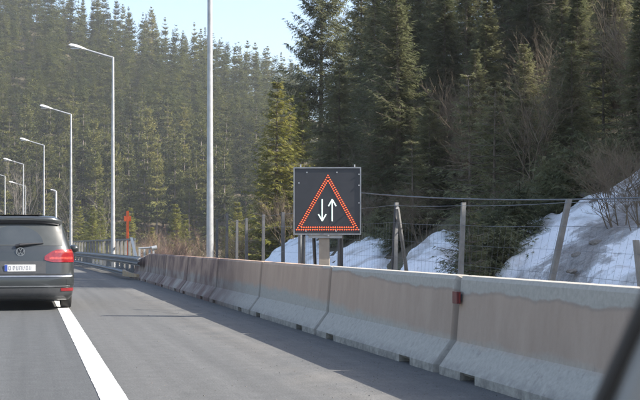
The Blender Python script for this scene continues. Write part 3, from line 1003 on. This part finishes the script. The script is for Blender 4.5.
# --- far hillside
rg = random.Random(77)
spots = []
d = 197.0
while d < 331:
    xr = -d * 0.32 - 8
    while xr < -2:
        jx = xr + rg.uniform(-2.0, 2.0); jd = d + rg.uniform(-2.4, 2.4)
        u = 320 + jx / jd * F
        xr += 4.7 if d < 240 else (3.7 if d < 305 else 3.4)
        if u < -12 or u > 308 or (u > 288 and jd < 260): continue
        H = rg.uniform(11.0, 19.5)
        if jd > 305: H = rg.choice((rg.uniform(11, 15), rg.uniform(12, 17)))
        spots.append((jx, jd, u, H, rg.choice((0, 0, 1, 1, 2, 3, 4, 4, 5, 6)), rg.uniform(0, 6.28), rg.uniform(.8, 1.2)))
    d += 5.3 if d < 236 or d > 300 else 4.6
mass = []
count = 0
for jx, jd, u, H, k, rz, wd in spots:
    p = W(jx, jd)
    if 240 < jd < 318:
        mass.append((p, H, k, rz, wd)); continue
    if jd >= 318: lab = ('conifer on the crest of the far ridge, along the sky line', 'conifers on the far ridge line')
    elif u < 70: lab = ('conifer on the sunlit hillside left of the tallest full street lamp', 'hillside conifers left of the lamp')
    elif u < 112: lab = ('conifer on the sunlit hillside directly beside the tallest full street lamp', 'hillside conifers by the lamp')
    elif u < 208: lab = ('conifer on the sunlit hillside between the tallest lamp and the tall bare pole', 'hillside conifers between the poles')
    else: lab = ('conifer on the hillside right of the tall bare pole', 'hillside conifers right of the pole')
    tree('far%d' % k, p.x, p.y, H, lab[0], lab[1], rz=rz, wide=wd); count += 1
fm = MB()
for p, H, k, rz, wd in mass:
    parts, h0 = PROTO['mass%d' % (k % 5)]; s_ = H / h0
    Mx = Matrix.Translation((p.x, p.y, terrain(p.x, p.y) - .15)) @ Matrix.Rotation(rz, 4, 'Z') @ Matrix.Diagonal((s_ * wd, s_ * wd, s_, 1))
    me = parts[0][1]; n0 = len(fm.v)
    fm.v += [tuple(Mx @ v.co) for v in me.vertices]
    fm.f += [tuple(n0 + i for i in pl_.vertices) for pl_ in me.polygons]
tag(fm.build('conifer_forest', M['needle_far']), 'conifer forest reading as one mass on the upper hillside below the ridge', 'forest', kind='stuff')


# --- right bank forest
rg = random.Random(31)
nright = 0
placed = []
def sun_limit(x, y):
    """height a tree may reach before its shade would fall on the lit hard shoulder"""
    return (x - 2.55) / cos(SUN_AZ - pi / 2) * math.tan(SUN_EL)
def on_snow(x, y, m=0.3):
    for p in SNOW_POLYS:
        if inside(p, x, y) or pdist(p, x, y) < m: return True
    return False
d = 17.5
while d < 63:
    xr = -0.05 * d
    step = 1.45 + max(0, d - 17) * 0.030
    while xr < 0.34 * d + 2:
        jx = xr + rg.uniform(-.45, .45) * step; jd = d + rg.uniform(-.45, .45) * step
        xr += step
        u = 320 + jx / jd * F
        if u < 292 or u > 672 or (jd > 46 and u > 385): continue
        p = W(jx, jd); s = p.x - Xs(p.y)
        if s < 1.6: continue
        if on_snow(p.x, p.y, .35): continue
        z = terrain(p.x, p.y)
        H = rg.uniform(4.0, 7.5) if jd < 38 else rg.uniform(5.5, 10)
        if jd > 46: H = rg.uniform(2.2, 4.0)
        elif u < 330: H = rg.uniform(2.5, 4.5)
        if jd < 31:
            lim = sun_limit(p.x, p.y) - z - 0.5
            H = min(H, lim * rg.uniform(.7, 1.0))
            if H < 1.3: continue
        kind = 'near%d' % rg.randrange(5)
        if H < 3.0: kind = 'young1'
        if u < 365: lab = ('dark conifer on the wooded bank behind the warning sign', 'bank conifers behind the sign')
        elif u < 470: lab = ('dark conifer on the wooded bank between the sign and the small spruce', 'bank conifers right of the sign')
        elif u < 570: lab = ('dark conifer on the wooded bank above the small spruce', 'bank conifers above the snow')
        else: lab = ('dark conifer on the wooded bank at the right edge of the picture', 'bank conifers at the right edge')
        tree(kind, p.x, p.y, H, lab[0], lab[1], rg=rg, wide=rg.uniform(1.0, 1.3) if H > 6 else rg.uniform(1.3, 1.7))
        nright += 1
    d += step * 0.95
# low growth and leafless saplings that close the gaps under the conifers
FILL = []
for k in range(900):
    jd = rg.uniform(21, 47); jx = rg.uniform(-.02 * jd, .30 * jd); p = W(jx, jd); s = p.x - Xs(p.y); u = 320 + jx / jd * F
    if s < 1.4 or u < 296 or u > 655 or on_snow(p.x, p.y, .25) or any((p.x - a) ** 2 + (p.y - b) ** 2 < 4.6 for a, b in FILL): continue
    FILL.append((p.x, p.y))
    if len(FILL) % 2:
        tree('young1', p.x, p.y, rg.uniform(1.6, 3.2), 'low young spruce under the taller conifers of the wooded bank', 'low spruces on the bank', rg=rg, wide=rg.uniform(1.2, 1.7))
    if len(FILL) >= 90: break
# trees farther up the bank, beside the camera's view: they shade the snow
noff = 0
for k in range(420):
    jd = rg.uniform(4, 22); jx = rg.uniform(0.31 * jd + 2.0, 24)
    p = W(jx, jd); s = p.x - Xs(p.y)
    if s < 3.2 or any((p.x - a) ** 2 + (p.y - b) ** 2 < 3.6 for a, b in placed): continue
    if on_snow(p.x, p.y, .3): continue
    z = terrain(p.x, p.y); lim = sun_limit(p.x, p.y) - z - 0.45
    if lim < 2: continue
    placed.append((p.x, p.y))
    tree('near%d' % rg.randrange(5) if lim > 3.5 else 'young1', p.x, p.y, min(lim, 9), 'young conifer on the bank beyond the right edge of the picture', 'bank conifers out of frame', rg=rg, wide=1.9)
    noff += 1

def at(u, d, kind, H, label, **kw):
    p = P(u, d, z=0)
    return tree(kind, p.x, p.y, H, label, kw.pop('group', None), **kw)
# --- single trees one can pick out
at(276, 59, 'warm0', 9.2, 'sunlit yellow-green spruce standing left above the warning sign', wide=1.3)
at(303, 60, 'warm1', 7.6, 'slim sunlit spruce right behind the yellow-green spruce above the sign', wide=1.1)
at(291, 63, 'warm1', 8.2, 'narrow sunlit spruce between two others above the warning sign', wide=1.1)
at(264, 66, 'warm1', 6.8, 'short sunlit spruce left of the yellow-green spruce', wide=1.2)
at(321, 68, 'tall0', 17.5, 'tall open-branched conifer against the sky above the warning sign', name='pine_tree')
at(374, 70, 'tall1', 17.5, 'tall dense conifer against the sky right of the open-branched one')
at(346, 76, 'warm0', 12.0, 'sunlit conifer in the gap between the two tall ones')
at(398, 64, 'warm0', 12.5, 'sunlit conifer right of the two tall ones at the top of the picture')
at(418, 60, 'tall1', 13.5, 'tall conifer reaching the top of the picture above the cable')
at(470, 17.4, 'young0', 1.75, 'small dark spruce behind the fence beside the snow', wide=1.25)
at(482, 18.6, 'young0', 1.1, 'low spruce sapling right beside the small dark spruce', wide=1.5)
at(470, 24.5, 'young1', 3.3, 'young spruce with bare pale leader above the cable', wide=1.2)
for i, (u, d_, H) in enumerate(((92, 112, 8.2), (100, 118, 9.0), (85, 120, 7.0), (78, 128, 9.5), (152, 105, 6.2), (186, 100, 7.2), (197, 96, 5.2), (228, 92, 6.5), (238, 98, 8.0), (250, 88, 6.2), (176, 118, 8.8), (130, 122, 8.5))):
    tree('warm%d' % (i % 2), *P(u, d_, z=0).xy, H, 'young sunlit yellow-green spruce in the hollow behind the railing and barrier', 'young spruces in the hollow', rg=rg, wide=1.2)

# --- leafless shrubs and trees
def make_bare(seed, H, spread, depth, r0, nsplit, stems, mat):
    b, grow = bare(seed, H, spread, depth, r0, nsplit)
    rq = random.Random(seed + 5)
    for k in range(stems):
        a = rq.uniform(0, 2 * pi)
        grow(Vector((cos(a), sin(a), 0)) * (0.12 * H * (k > 0) * rq.random()), Vector((cos(a) * .35 * (stems > 1), sin(a) * .35 * (stems > 1), 1)).normalized(), H * .48, r0, 0)
    return b.mesh('branches', mat)
BARE = {'red': make_bare(41, 3.2, .95, 4, .03, 4, 6, M['twig_red']), 'brown': make_bare(42, 3.4, .8, 4, .03, 4, 6, M['twig']),
        'birch': make_bare(43, 11, .55, 4, .09, 4, 1, M['bark_pale']), 'dry': make_bare(44, 2.0, 1.1, 4, .016, 4, 5, M['twig'])}
def shrub(kind, u, d, s, label, group, name='bare_shrub', cat='shrub', z=None):
    p = P(u, d, z=0)
    o = link(name, BARE[kind]); o.location = (p.x, p.y, terrain(p.x, p.y) - .05); o.rotation_euler = (0, 0, rg.uniform(0, 6.28)); o.scale = (s, s, s)
    return tag(o, label, cat, group)
for u, d_, s in ((165, 70, 1.4), (172, 74, 1.5), (158, 76, 1.2), (168, 80, 1.6)):
    shrub('red', u, d_, s, 'reddish leafless shrub left of the tall bare pole', 'reddish shrubs by the pole')
for u, d_, s in ((222, 62, 1.1), (234, 60, 1.0), (243, 66, 1.3), (256, 62, 1.0), (248, 78, 1.5), (284, 50, .8), (228, 82, 1.4)):
    shrub('brown', u, d_, s, 'brown leafless shrub between the tall bare pole and the warning sign', 'brown shrubs near the sign')
for u, d_, s in ((190, 66, 1.3), (182, 84, 1.6), (200, 72, 1.3), (145, 88, 1.5)):
    shrub('brown', u, d_, s, 'brown leafless shrub behind the far end of the barrier', 'brown shrubs behind the barrier end')
for u, d_, s in ((13, 188, 1.2), (23, 190, 1.1), (67, 192, 1.0), (103, 190, .9)):
    shrub('birch', u, d_, s, 'pale thin leafless tree at the foot of the hillside behind the lamps', 'pale bare trees behind the lamps', name='bare_tree', cat='tree')
for u, d_, s in ((424, 25, .7), (512, 21.5, .6), (375, 30, .7)):
    shrub('dry', u, d_, s, 'dry twiggy bush along the upper edge of the snow', 'dry bushes above the snow')
for u, d_, s in ((622, 17.2, .75), (640, 16.4, .8), (608, 18.6, .6)):
    shrub('dry', u, d_, s, 'dry twigs sticking out of the dirty snow at the right edge', 'dry twigs on the snow')

for k, (x_, y_) in enumerate(FILL):
    o = link('bare_sapling', BARE['dry']); q = rg.uniform(1.1, 2.0); o.location = (x_ + .6, y_, terrain(x_ + .6, y_) - .05); o.rotation_euler = (0, 0, rg.uniform(0, 6.28)); o.scale = (q * .6, q * .6, q * .9)
    tag(o, 'thin leafless sapling among the dark conifers of the wooded bank', 'sapling', 'bare saplings on the bank')
# dark mossy hummock beside the small spruce
def clump(seed):
    cr, tr, db = spruce(seed, 0.75, 0.80, 9, 8, 12, 0.018, z0=.06, up=.9, shape=.45, tiplen=.5, trunk_r=.015)
    n0 = len(cr.v); cr.v += tr.v; cr.f += [tuple(n0 + i for i in f) for f in tr.f]
    return cr.mesh('undergrowth', M['needle'])
clump_me = [clump(s_) for s_ in (1, 2)]
for i, (u, v) in enumerate(((486, 268), (500, 262), (512, 252), (494, 276), (478, 272), (520, 244), (506, 270), (398, 250), (405, 240), (420, 232), (548, 214), (566, 206), (590, 194), (615, 186), (380, 238), (345, 242))):
    p = hit(u, v)
    o = link('low_bush', clump_me[i % 2]); o.location = (p.x, p.y, terrain(p.x, p.y) - .03); o.rotation_euler = (0, 0, rg.uniform(0, 6.28))
    q = rg.uniform(.7, 1.15); o.scale = (q, q, q)
    if i < 7: tag(o, 'low dark evergreen bush between the small spruce and the large snow slope', 'bush', 'low bushes by the small spruce')
    else: tag(o, 'low dark evergreen bush along the upper rim of the snow', 'bush', 'low bushes along the snow rim')

# rocks lying in the snow
def rock_mesh(seed):
    bm = bmesh.new(); bmesh.ops.create_icosphere(bm, subdivisions=2, radius=1)
    for v in bm.verts:
        v.co *= 1 + 0.35 * mnoise.noise(v.co * 1.3 + Vector((seed, 0, 0)))
        v.co.z *= .6
    me = bpy.data.meshes.new('stone'); bm.to_mesh(me); bm.free(); me.materials.append(M['rock']); return me
rocks = [rock_mesh(s) for s in (1, 5, 9)]
for i, (u, v, s) in enumerate(((578, 268, .10), (597, 255, .12), (572, 284, .08), (596, 212, .12), (585, 206, .1))):
    p = hit(u, v)
    o = link('stone', rocks[i % 3]); o.location = (p.x, p.y, terrain(p.x, p.y) + .17); o.scale = (s, s, s * .8); o.rotation_euler = (0, 0, i * 1.7)
    tag(o, 'dark stone lying in the dirty streak of the large snow slope', 'stone', 'stones in the dirty snow')

# loose grit on the hard shoulder
gt = MB(); rq = random.Random(9)
for k in range(2600):
    yq = 6 + 34 * rq.random() ** 1.5; xq = BX - abs(rq.gauss(0, .55)) - .02
    if k % 3 == 0: xq = rq.uniform(1.0, 3.4)
    if xq < 0.9: continue
    s = rq.uniform(.003, .010)
    a = rq.uniform(0, 6.28); x_ = xq + curve(yq)
    b3 = [(x_ + cos(a + i * 2.1) * s, yq + sin(a + i * 2.1) * s, 0.001) for i in range(3)]
    tp = (x_ + rq.uniform(-.3, .3) * s, yq, s * rq.uniform(.6, 1.2))
    n = len(gt.v); gt.v += b3 + [tp]; gt.f += [(n, n+1, n+3), (n+1, n+2, n+3), (n+2, n, n+3)]
tag(gt.build('grit', simple('grit_stone', (0.17, 0.16, 0.145), (0.10, 0.095, 0.085), 3, .9)), 'loose grit scattered on the hard shoulder', 'grit', kind='stuff')

# ------------------------------------------------------------------ the car ahead
def car_paint():
    m, nt, bs = newmat('dark_grey_car_paint')
    nz = tex_noise(nt, 2.5, 4, .6, coords(nt))
    nt.links.new(ramp(nt, nz, [(0.3, (0.036, 0.041, 0.043)), (0.7, (0.046, 0.051, 0.052))]), bs.inputs['Base Color'])
    bs.inputs['Metallic'].default_value = 0.35; bs.inputs['Roughness'].default_value = 0.34
    bs.inputs['Coat Weight'].default_value = 0.6; bs.inputs['Coat Roughness'].default_value = 0.10
    return m
M['paint'] = car_paint()
M['glass'] = simple('tinted_glass', (0.035, 0.042, 0.045), (0.05, 0.057, 0.06), 3, 0.08, coat=0.5)
M['glass_dusty'] = simple('dusty_tinted_glass', (0.06, 0.065, 0.063), (0.045, 0.05, 0.048), 5, 0.35)
M['tail'] = simple('tail_light_red', (0.25, 0.018, 0.022), (0.16, 0.012, 0.016), 14, 0.12, coat=.6)
M['tail_bright'] = simple('tail_light_bright_red', (0.55, 0.075, 0.055), (0.22, 0.025, 0.022), 26, 0.15, coat=.6)
M['chrome'] = simple('chrome', (0.34, 0.35, 0.36), (0.26, 0.27, 0.28), 9, 0.30, 0.8)
M['plastic'] = simple('bumper_plastic', (0.045, 0.047, 0.05), (0.06, 0.062, 0.064), 9, 0.5)
M['plate'] = simple('number_plate_white', (0.72, 0.72, 0.70), (0.62, 0.62, 0.6), 9, 0.5)
M['plate_blue'] = simple('plate_blue_band', (0.03, 0.07, 0.32), (0.03, 0.06, 0.28), 9, 0.5)
M['tyre'] = simple('tyre_rubber', (0.022, 0.022, 0.023), (0.032, 0.031, 0.03), 9, 0.8)
M['rim'] = simple('alloy_rim', (0.45, 0.46, 0.47), (0.38, 0.39, 0.4), 9, 0.35, 0.7)

CD = 20.5
cp = P(20.5, CD, z=0)
car = empty('grey_car', (cp.x, cp.y, 0.003), radians(0.3))
def lerp_tab(tab, z):
    for (a, va), (b_, vb) in zip(tab[:-1], tab[1:]):
        if z <= b_: 
            t = (z - a) / (b_ - a); return va + (vb - va) * max(0, t)
    return tab[-1][1]
HW = [(0.18, .86), (0.26, .915), (0.45, .945), (0.62, .95), (0.85, .945), (1.02, .93), (1.10, .90), (1.25, .855), (1.42, .80), (1.56, .745), (1.64, .70), (1.70, .62), (1.72, .48), (1.728, .30)]
YR = [(0.18, .16), (0.26, .05), (0.34, .02), (0.56, .0), (0.62, .015), (0.66, .07), (0.85, .10), (1.06, .13), (1.16, .17), (1.56, .36), (1.62, .33), (1.66, .33), (1.70, .40), (1.72, .60), (1.728, .9)]
YF = [(0.18, 4.55), (0.3, 4.78), (0.6, 4.82), (0.85, 4.70), (0.98, 4.35), (1.06, 3.85), (1.25, 3.30), (1.5, 2.65), (1.64, 2.2), (1.70, 1.95), (1.72, 1.6), (1.728, 1.3)]
PP = 4.2; CC = 0.42
def rear(x, z, off=0.0):
    w = lerp_tab(HW, z); k = min(1.0, abs(x) / w)
    c = CC if z < 1.5 else CC * .9
    y = lerp_tab(YR, z) + c * (1 - (1 - k ** PP) ** (1 / PP)) 
    return Vector((x, y - off, z))
def outline(z):
    w = lerp_tab(HW, z); yr_ = lerp_tab(YR, z); yf = lerp_tab(YF, z); pts = []
    n = 12
    for i in range(-n, n + 1):                       # rear, left to right
        ph = i / n * pi / 2
        x = w * (1 if ph > 0 else -1) * abs(sin(ph)) ** (2 / PP)
        pts.append(Vector((x, yr_ + CC * (1 - max(0, cos(ph)) ** (2 / PP)), z)))
    for t in (.2, .4, .6, .8): pts.append(Vector((w, yr_ + CC + (yf - 0.9 - yr_ - CC) * t, z)))
    for i in range(n, -n - 1, -1):
        ph = i / n * pi / 2
        x = w * (1 if ph > 0 else -1) * abs(sin(ph)) ** (2 / 2.6)
        pts.append(Vector((x, yf - .9 * (1 - max(0, cos(ph)) ** (2 / 2.6)), z)))
    for t in (.8, .6, .4, .2): pts.append(Vector((-w, yr_ + CC + (yf - 0.9 - yr_ - CC) * t, z)))
    return pts
zs = [.18, .22, .26, .30, .34, .45, .56, .60, .62, .64, .66, .75, .85, .95, 1.02, 1.06, 1.10, 1.16, 1.25, 1.35, 1.45, 1.52, 1.56, 1.59, 1.62, 1.66, 1.685, 1.70, 1.71, 1.72, 1.725, 1.728]
b = MB(); b.loft([outline(z) for z in zs])
body = b.build('body', M['paint'], car, smooth=True, fix=True, angle=38)
# wheel arches
cut = MB()
for s in (-1, 1):
    for yy in (0.95, 3.80):
        cut.tube([(s * .62, yy, .33), (s * 1.2, yy, .33)], .385, 24)
cme = cut.mesh('arch_cut', M['black'], fix=True)
co = link('arch_cut', cme)
bm_ = body.modifiers.new('arches', 'BOOLEAN'); bm_.operation = 'DIFFERENCE'; bm_.object = co; bm_.solver = 'EXACT'
body.parent = None
dg = bpy.context.evaluated_depsgraph_get()
ev = bpy.data.meshes.new_from_object(body.evaluated_get(dg))
body.modifiers.clear(); body.data = ev; body.parent = car
bpy.data.objects.remove(co)

def patch(name, xa, xb, zlo, zhi, mat, off=0.006, nu=14, nv=6, parent=car, thick=0.02):
    """panel lying on the tail of the car; zlo/zhi may depend on x"""
    b = MB()
    fl = zlo if callable(zlo) else (lambda x: zlo)
    fh = zhi if callable(zhi) else (lambda x: zhi)
    xf = xb if callable(xb) else (lambda t: xb)
    def P1(i, j, o):
        t = j / nv
        x = xa + (xf(t) - xa) * i / nu
        z = fl(x) + (fh(x) - fl(x)) * t
        w = lerp_tab(HW, z)
        x = max(-w * .9995, min(w * .9995, x))
        p = rear(x, z, 0)
        k = abs(x) / w
        nrm = Vector((math.copysign(k ** 6, x), -(1 - k ** 10) - .02, 0.15)).normalized()
        return p + nrm * o
    n0 = len(b.v)
    for o in (off, off - thick):
        for i in range(nu + 1):
            for j in range(nv + 1): b.v.append(tuple(P1(i, j, o)))
    m = (nu + 1) * (nv + 1)
    for i in range(nu):
        for j in range(nv):
            a = i * (nv + 1) + j
            b.f.append((a, a + nv + 1, a + nv + 2, a + 1)); b.f.append((m + a, m + a + 1, m + a + nv + 2, m + a + nv + 1))
    for i in range(nu):
        for j in (0, nv):
            a = i * (nv + 1) + j; b.f.append((a, a + nv + 1, m + a + nv + 1, m + a))
    for j in range(nv):
        for i in (0, nu):
            a = i * (nv + 1) + j; b.f.append((a, a + 1, m + a + 1, m + a))
    return b.build(name, mat, parent, smooth=True, fix=True, angle=35)

wl = lambda t: -(.80 - .16 * t)
def win(name, off, mat, zl, zh, kx, parent=car):
    return patch(name, -kx, kx, zl, zh, mat, off, 20, 10, parent, 0.012)
rw = patch('rear_window', -.735, .735, 1.165, 1.555, M['glass_dusty'], .006, 24, 8)
# the fan the wiper keeps clear
WP = (-.02, 1.185)
b = MB()
fan = []
nf = 28
for i in range(nf + 1):
    a = pi * (0.0 + 1.0 * i / nf)
    fan.append((WP[0] - .08 + .50 * cos(a), min(1.535, WP[1] + .345 * sin(a))))
cent = (WP[0] - .08, WP[1])
for ring in range(4):
    for x, z in fan:
        k = (ring + 1) / 4
        xx = cent[0] + (x - cent[0]) * k; zz = cent[1] + (z - cent[1]) * k
        p = rear(xx, zz); b.v.append((p.x, p.y - .0078, p.z))
for ring in range(3):
    for i in range(nf):
        a = ring * (nf + 1) + i; b.f.append((a, a + 1, a + nf + 2, a + nf + 1))
pc = rear(cent[0], cent[1]); b.v.append((pc.x, pc.y - .0078, pc.z)); ci = len(b.v) - 1
for i in range(nf): b.f.append((ci, i + 1, i))
b.build('wiped_glass', M['glass'], rw, smooth=True, fix=True)
# pale blurred shapes of things behind the glass are reflections of the surroundings
drop = lambda x: .075 * (abs(x) / .7) ** 3
patch('spoiler', -.66, .66, lambda x: 1.572 - drop(x) * .6, lambda x: 1.622 - drop(x), M['black'], .045, 16, 3, thick=.05)
patch('roof_edge', -.70, .70, lambda x: 1.622 - drop(x), lambda x: 1.695 - drop(x), M['paint'], .05, 18, 4, thick=.06)
wp = MB(); p0 = rear(-.03, 1.175); p1 = rear(.40, 1.21)
wp.tube([p0 + Vector((-.05, -.03, -.02)), p0 + Vector((0.02, -.045, .005)), rear(.2, 1.20) + Vector((0, -.04, 0)), p1 + Vector((0, -.025, 0))], [.03, .028, .016, .008], 8)
wp.build('wiper', M['black'], car)
# tailgate seams
patch('tailgate_seam', -.80, .80, .648, .660, M['black'], .004, 16, 1)
patch('bumper_strip', -.90, .90, .605, .63, M['chrome'], .010, 24, 2)
patch('bumper_strip', -.86, .86, .425, .445, M['chrome'], .010, 24, 2)
patch('bumper_lower', -.88, .88, .20, .40, M['plastic'], .006, 24, 3)
patch('plate_recess', -.44, .44, .665, .885, M['plastic'], .005, 12, 3)
for s in (-1, 1):
    lo_ = lambda x: .865 + .05 * max(0, (.60 - abs(x)) / .2) ** 1.5
    hi_ = lambda x: 1.095 - .14 * max(0, (.66 - abs(x)) / .26) ** 1.6
    a_, b_ = (s * .42, s * .932)
    tl = patch('tail_light', a_, b_, lo_, hi_, M['tail'], .012, 16, 6, thick=.03)
    patch('light_band', s * .50, s * .905, lambda x: .915, lambda x: .96, M['tail_bright'], .0155, 14, 2, tl, .006)
    patch('light_band', s * .60, s * .90, lambda x: 1.035, lambda x: 1.06, M['tail_bright'], .0155, 14, 2, tl, .006)
    patch('bumper_reflector', s * .70, s * .915, .345, .40, M['tail'], .013, 10, 2)
    patch('corner_highlight_panel', s * .80, s * .935, .46, .60, M['paint'], .004, 8, 3)
    # side glass and mirror
    b = MB()
    def sidef(i, j):
        z = 1.12 + .42 * j; y_ = .75 + (2.75 - .45 * j - .75 + .25) * i
        return Vector((s * (lerp_tab(HW, z) + .004), y_, z))
    b.grid(sidef, 8, 6).build('side_window', M['glass'], car, smooth=True)
    b = MB(); rings = []
    for t, k in ((0, .4), (.25, .9), (.6, 1.0), (1.0, .55)):
        c = Vector((s * (.96 + .16 * t * 1.2), 3.05 - .03 * t, 1.10))
        rings.append([c + Vector((0, cos(q * pi / 4) * .07 * k, sin(q * pi / 4) * .085 * k)) for q in range(8)])
    b.loft(rings).build('door_mirror', M['paint'], car, smooth=True, fix=True)
    for yy in (0.95, 3.80):
        wh = MB()
        for xa_, xb_ in ((.715, .925),):
            prof = [(xa_, .26), (xa_ + .01, .315), (xa_ + .035, .332), (xb_ - .035, .332), (xb_ - .01, .315), (xb_, .26), (xb_ - .02, .215), (xa_ + .02, .215)]
            wh.loft([[Vector((s * x_, yy + cos(2*pi*k/28) * r_, .332 + sin(2*pi*k/28) * r_)) for x_, r_ in prof] for k in range(29)], True, False)
        w_o = wh.build('wheel', M['tyre'], car, smooth=True, fix=True, angle=40)
        rm = MB(); rm.tube([(s * .84, yy, .332), (s * .90, yy, .332)], .216, 24)
        for k in range(5):
            a = 2 * pi * k / 5
            rm.box(-.02, .02, -.035, .035, .03, .20, Matrix.Translation((s * .905, yy, .332)) @ Matrix.Rotation(a, 4, 'X'))
        rm.build('rim', M['rim'], w_o, fix=True)
MB().box(-.75, .75, .5, 4.4, .17, .24).build('underbody', M['black'], car)
# number plate
pr = rear(0, .77)
pl = MB().box(-.275, .26, pr.y - .022, pr.y - .012, .705, .825).build('number_plate', M['plate'], car)
MB().box(-.273, -.225, pr.y - .0245, pr.y - .0222, .708, .822).build('blue_band', M['plate_blue'], pl)
gl = MB(); rq = random.Random(4)
x_ = -.205
def bar(xa, xb, za_, zb_): gl.box(xa, xb, pr.y - .0245, pr.y - .0222, za_, zb_)
for k in range(8):        # characters are too blurred in the photograph to read: plain strokes of that size
    w_ = .038
    if k == 1: x_ += .02; continue
    bar(x_, x_ + .010, .728, .803)
    if k % 2 == 0: bar(x_ + .0105, x_ + w_ - .0105, .792, .803)
    if k % 3 != 1: bar(x_ + .0105, x_ + w_ - .0105, .728, .739)
    bar(x_ + w_ - .010, x_ + w_, .728 + (.03 if k % 3 == 2 else 0), .803)
    x_ += .056
gl.build('plate_lettering', simple('plate_strokes', (0.26, 0.27, 0.30), rough=.6), pl)
# round badge: a ring with a V over a W
pb_ = rear(0, 1.055); by = pb_.y - .016
bd = MB(); R_ = .078
ring = []
for k in range(33):
    a = 2 * pi * k / 32; ring.append([Vector((cos(a) * r_, by + o_, 1.055 + sin(a) * r_)) for r_, o_ in ((R_, .014), (R_, 0), (R_ * .84, 0), (R_ * .84, .014))])
bd.loft(ring, True, False)
def bst(xa, za_, xb, zb_):
    a = Vector((xa * R_, by, 1.055 + za_ * R_)); c = Vector((xb * R_, by, 1.055 + zb_ * R_)); d_ = (c - a).normalized(); n_ = Vector((-d_.z, 0, d_.x)) * .0055
    rr = [a + n_, a - n_, c - n_, c + n_]; bd.loft([[p + Vector((0, .002, 0)) for p in rr], [p + Vector((0, .012, 0)) for p in rr]])
for s in (-1, 1):
    bst(s * .33, .80, 0, .10); bst(s * .76, .42, s * .36, -.72); bst(s * .36, -.72, 0, -.02)
badge = bd.build('badge', M['chrome'], car, fix=True)
MB().disc((0, by + .0125, 1.055), R_ * .97, (0, -1, 0), 24, .006).build('badge_backing', simple('badge_dark', (0.03, 0.035, 0.05), rough=.3), badge)
# head restraints seen dimly through the glass are hidden by the tint
tag(car, 'dark grey people carrier with dusty rear window and red tail lights ahead', 'car')

# ------------------------------------------------------------------ our own car's front corner: pillar beside the windscreen
own = empty('car_windscreen_pillar', (0, 0, 0))
M['trim'] = simple('grey_pillar_trim', (0.46, 0.49, 0.53), (0.40, 0.43, 0.47), 4, 0.6)
base_d = 0.74
def pil(u, v, d=base_d): return P(u, d, v=v)
def sweep(name, pts, hw, hd, mat):
    b = MB(); rings = []
    view = Vector((SA, CA, 0)); rt = Vector((CA, -SA, 0))
    for p in pts:
        ring = []
        for k in range(12):
            a = 2 * pi * k / 12
            cx_ = math.copysign(abs(cos(a)) ** .6, cos(a)); sy_ = math.copysign(abs(sin(a)) ** .6, sin(a))
            ring.append(p + rt * (cx_ * hw) + view * (sy_ * hd))
        rings.append(ring)
    b.loft(rings); return b.build(name, mat, own, smooth=True, fix=True, angle=50)
line = lambda off: [P(572 + off, base_d + .10, v=470), P(603 + off, base_d, v=396), P(636 + off, base_d - .10, v=325), P(700 + off, base_d - .3, v=190), P(800 + off, base_d - .42, v=-60)]
sweep('seal', line(0), .0034, .012, M['black'])
sweep('trim', line(44), .0235, .03, M['trim'])
p_ = line(40)[0]
MB().tube([p_, Vector((.50, .95, .80)), Vector((.52, 1.2, .62))], [.035, .06, .09], 10).build('cowl_bracket', M['plastic'], own)
b = MB(); rings = []
for y_, zt in ((.70, .86), (1.0, .84), (1.4, .78), (1.7, .68), (1.9, .52)):
    rings.append([Vector((.30, y_, zt - .10)), Vector((.30, y_, zt)), Vector((.44, y_, zt - .02)), Vector((.53, y_, zt - .10)), Vector((.54, y_, zt - .3)), Vector((.52, y_, .42 if y_ < 1.8 else .4))])
b.loft(rings); b.build('wing', M['paint'], own, smooth=True, fix=True, angle=40)
wh = MB()
prof = [(.33, .25), (.34, .30), (.37, .315), (.48, .315), (.51, .30), (.52, .25), (.50, .20), (.35, .20)]
wh.loft([[Vector((x_, 1.42 + cos(2*pi*k/24) * r_, .315 + sin(2*pi*k/24) * r_)) for x_, r_ in prof] for k in range(25)], True, False)
wo = wh.build('wheel', M['tyre'], own, smooth=True, fix=True, angle=40)
MB().tube([(.42, 1.42, .315), (.505, 1.42, .315)], .201, 20).build('rim', M['rim'], wo)
tag(own, 'blurred grey windscreen pillar with black seal in the lower right corner', 'car pillar')

# ------------------------------------------------------------------ haze
HAZE = 0.00042
hz = MB(); hz.box(-500, 500, -150, 800, -12, 135)
hm = bpy.data.materials.new('haze'); hm.use_nodes = True
nt = hm.node_tree
for n in list(nt.nodes): nt.nodes.remove(n)
ho = nt.nodes.new('ShaderNodeOutputMaterial'); pv = nt.nodes.new('ShaderNodeVolumePrincipled')
pv.inputs['Color'].default_value = (0.86, 0.90, 0.95, 1); pv.inputs['Density'].default_value = HAZE; pv.inputs['Anisotropy'].default_value = 0.3
nt.links.new(pv.outputs[0], ho.inputs['Volume'])
tag(hz.build('haze', hm), kind='stuff')
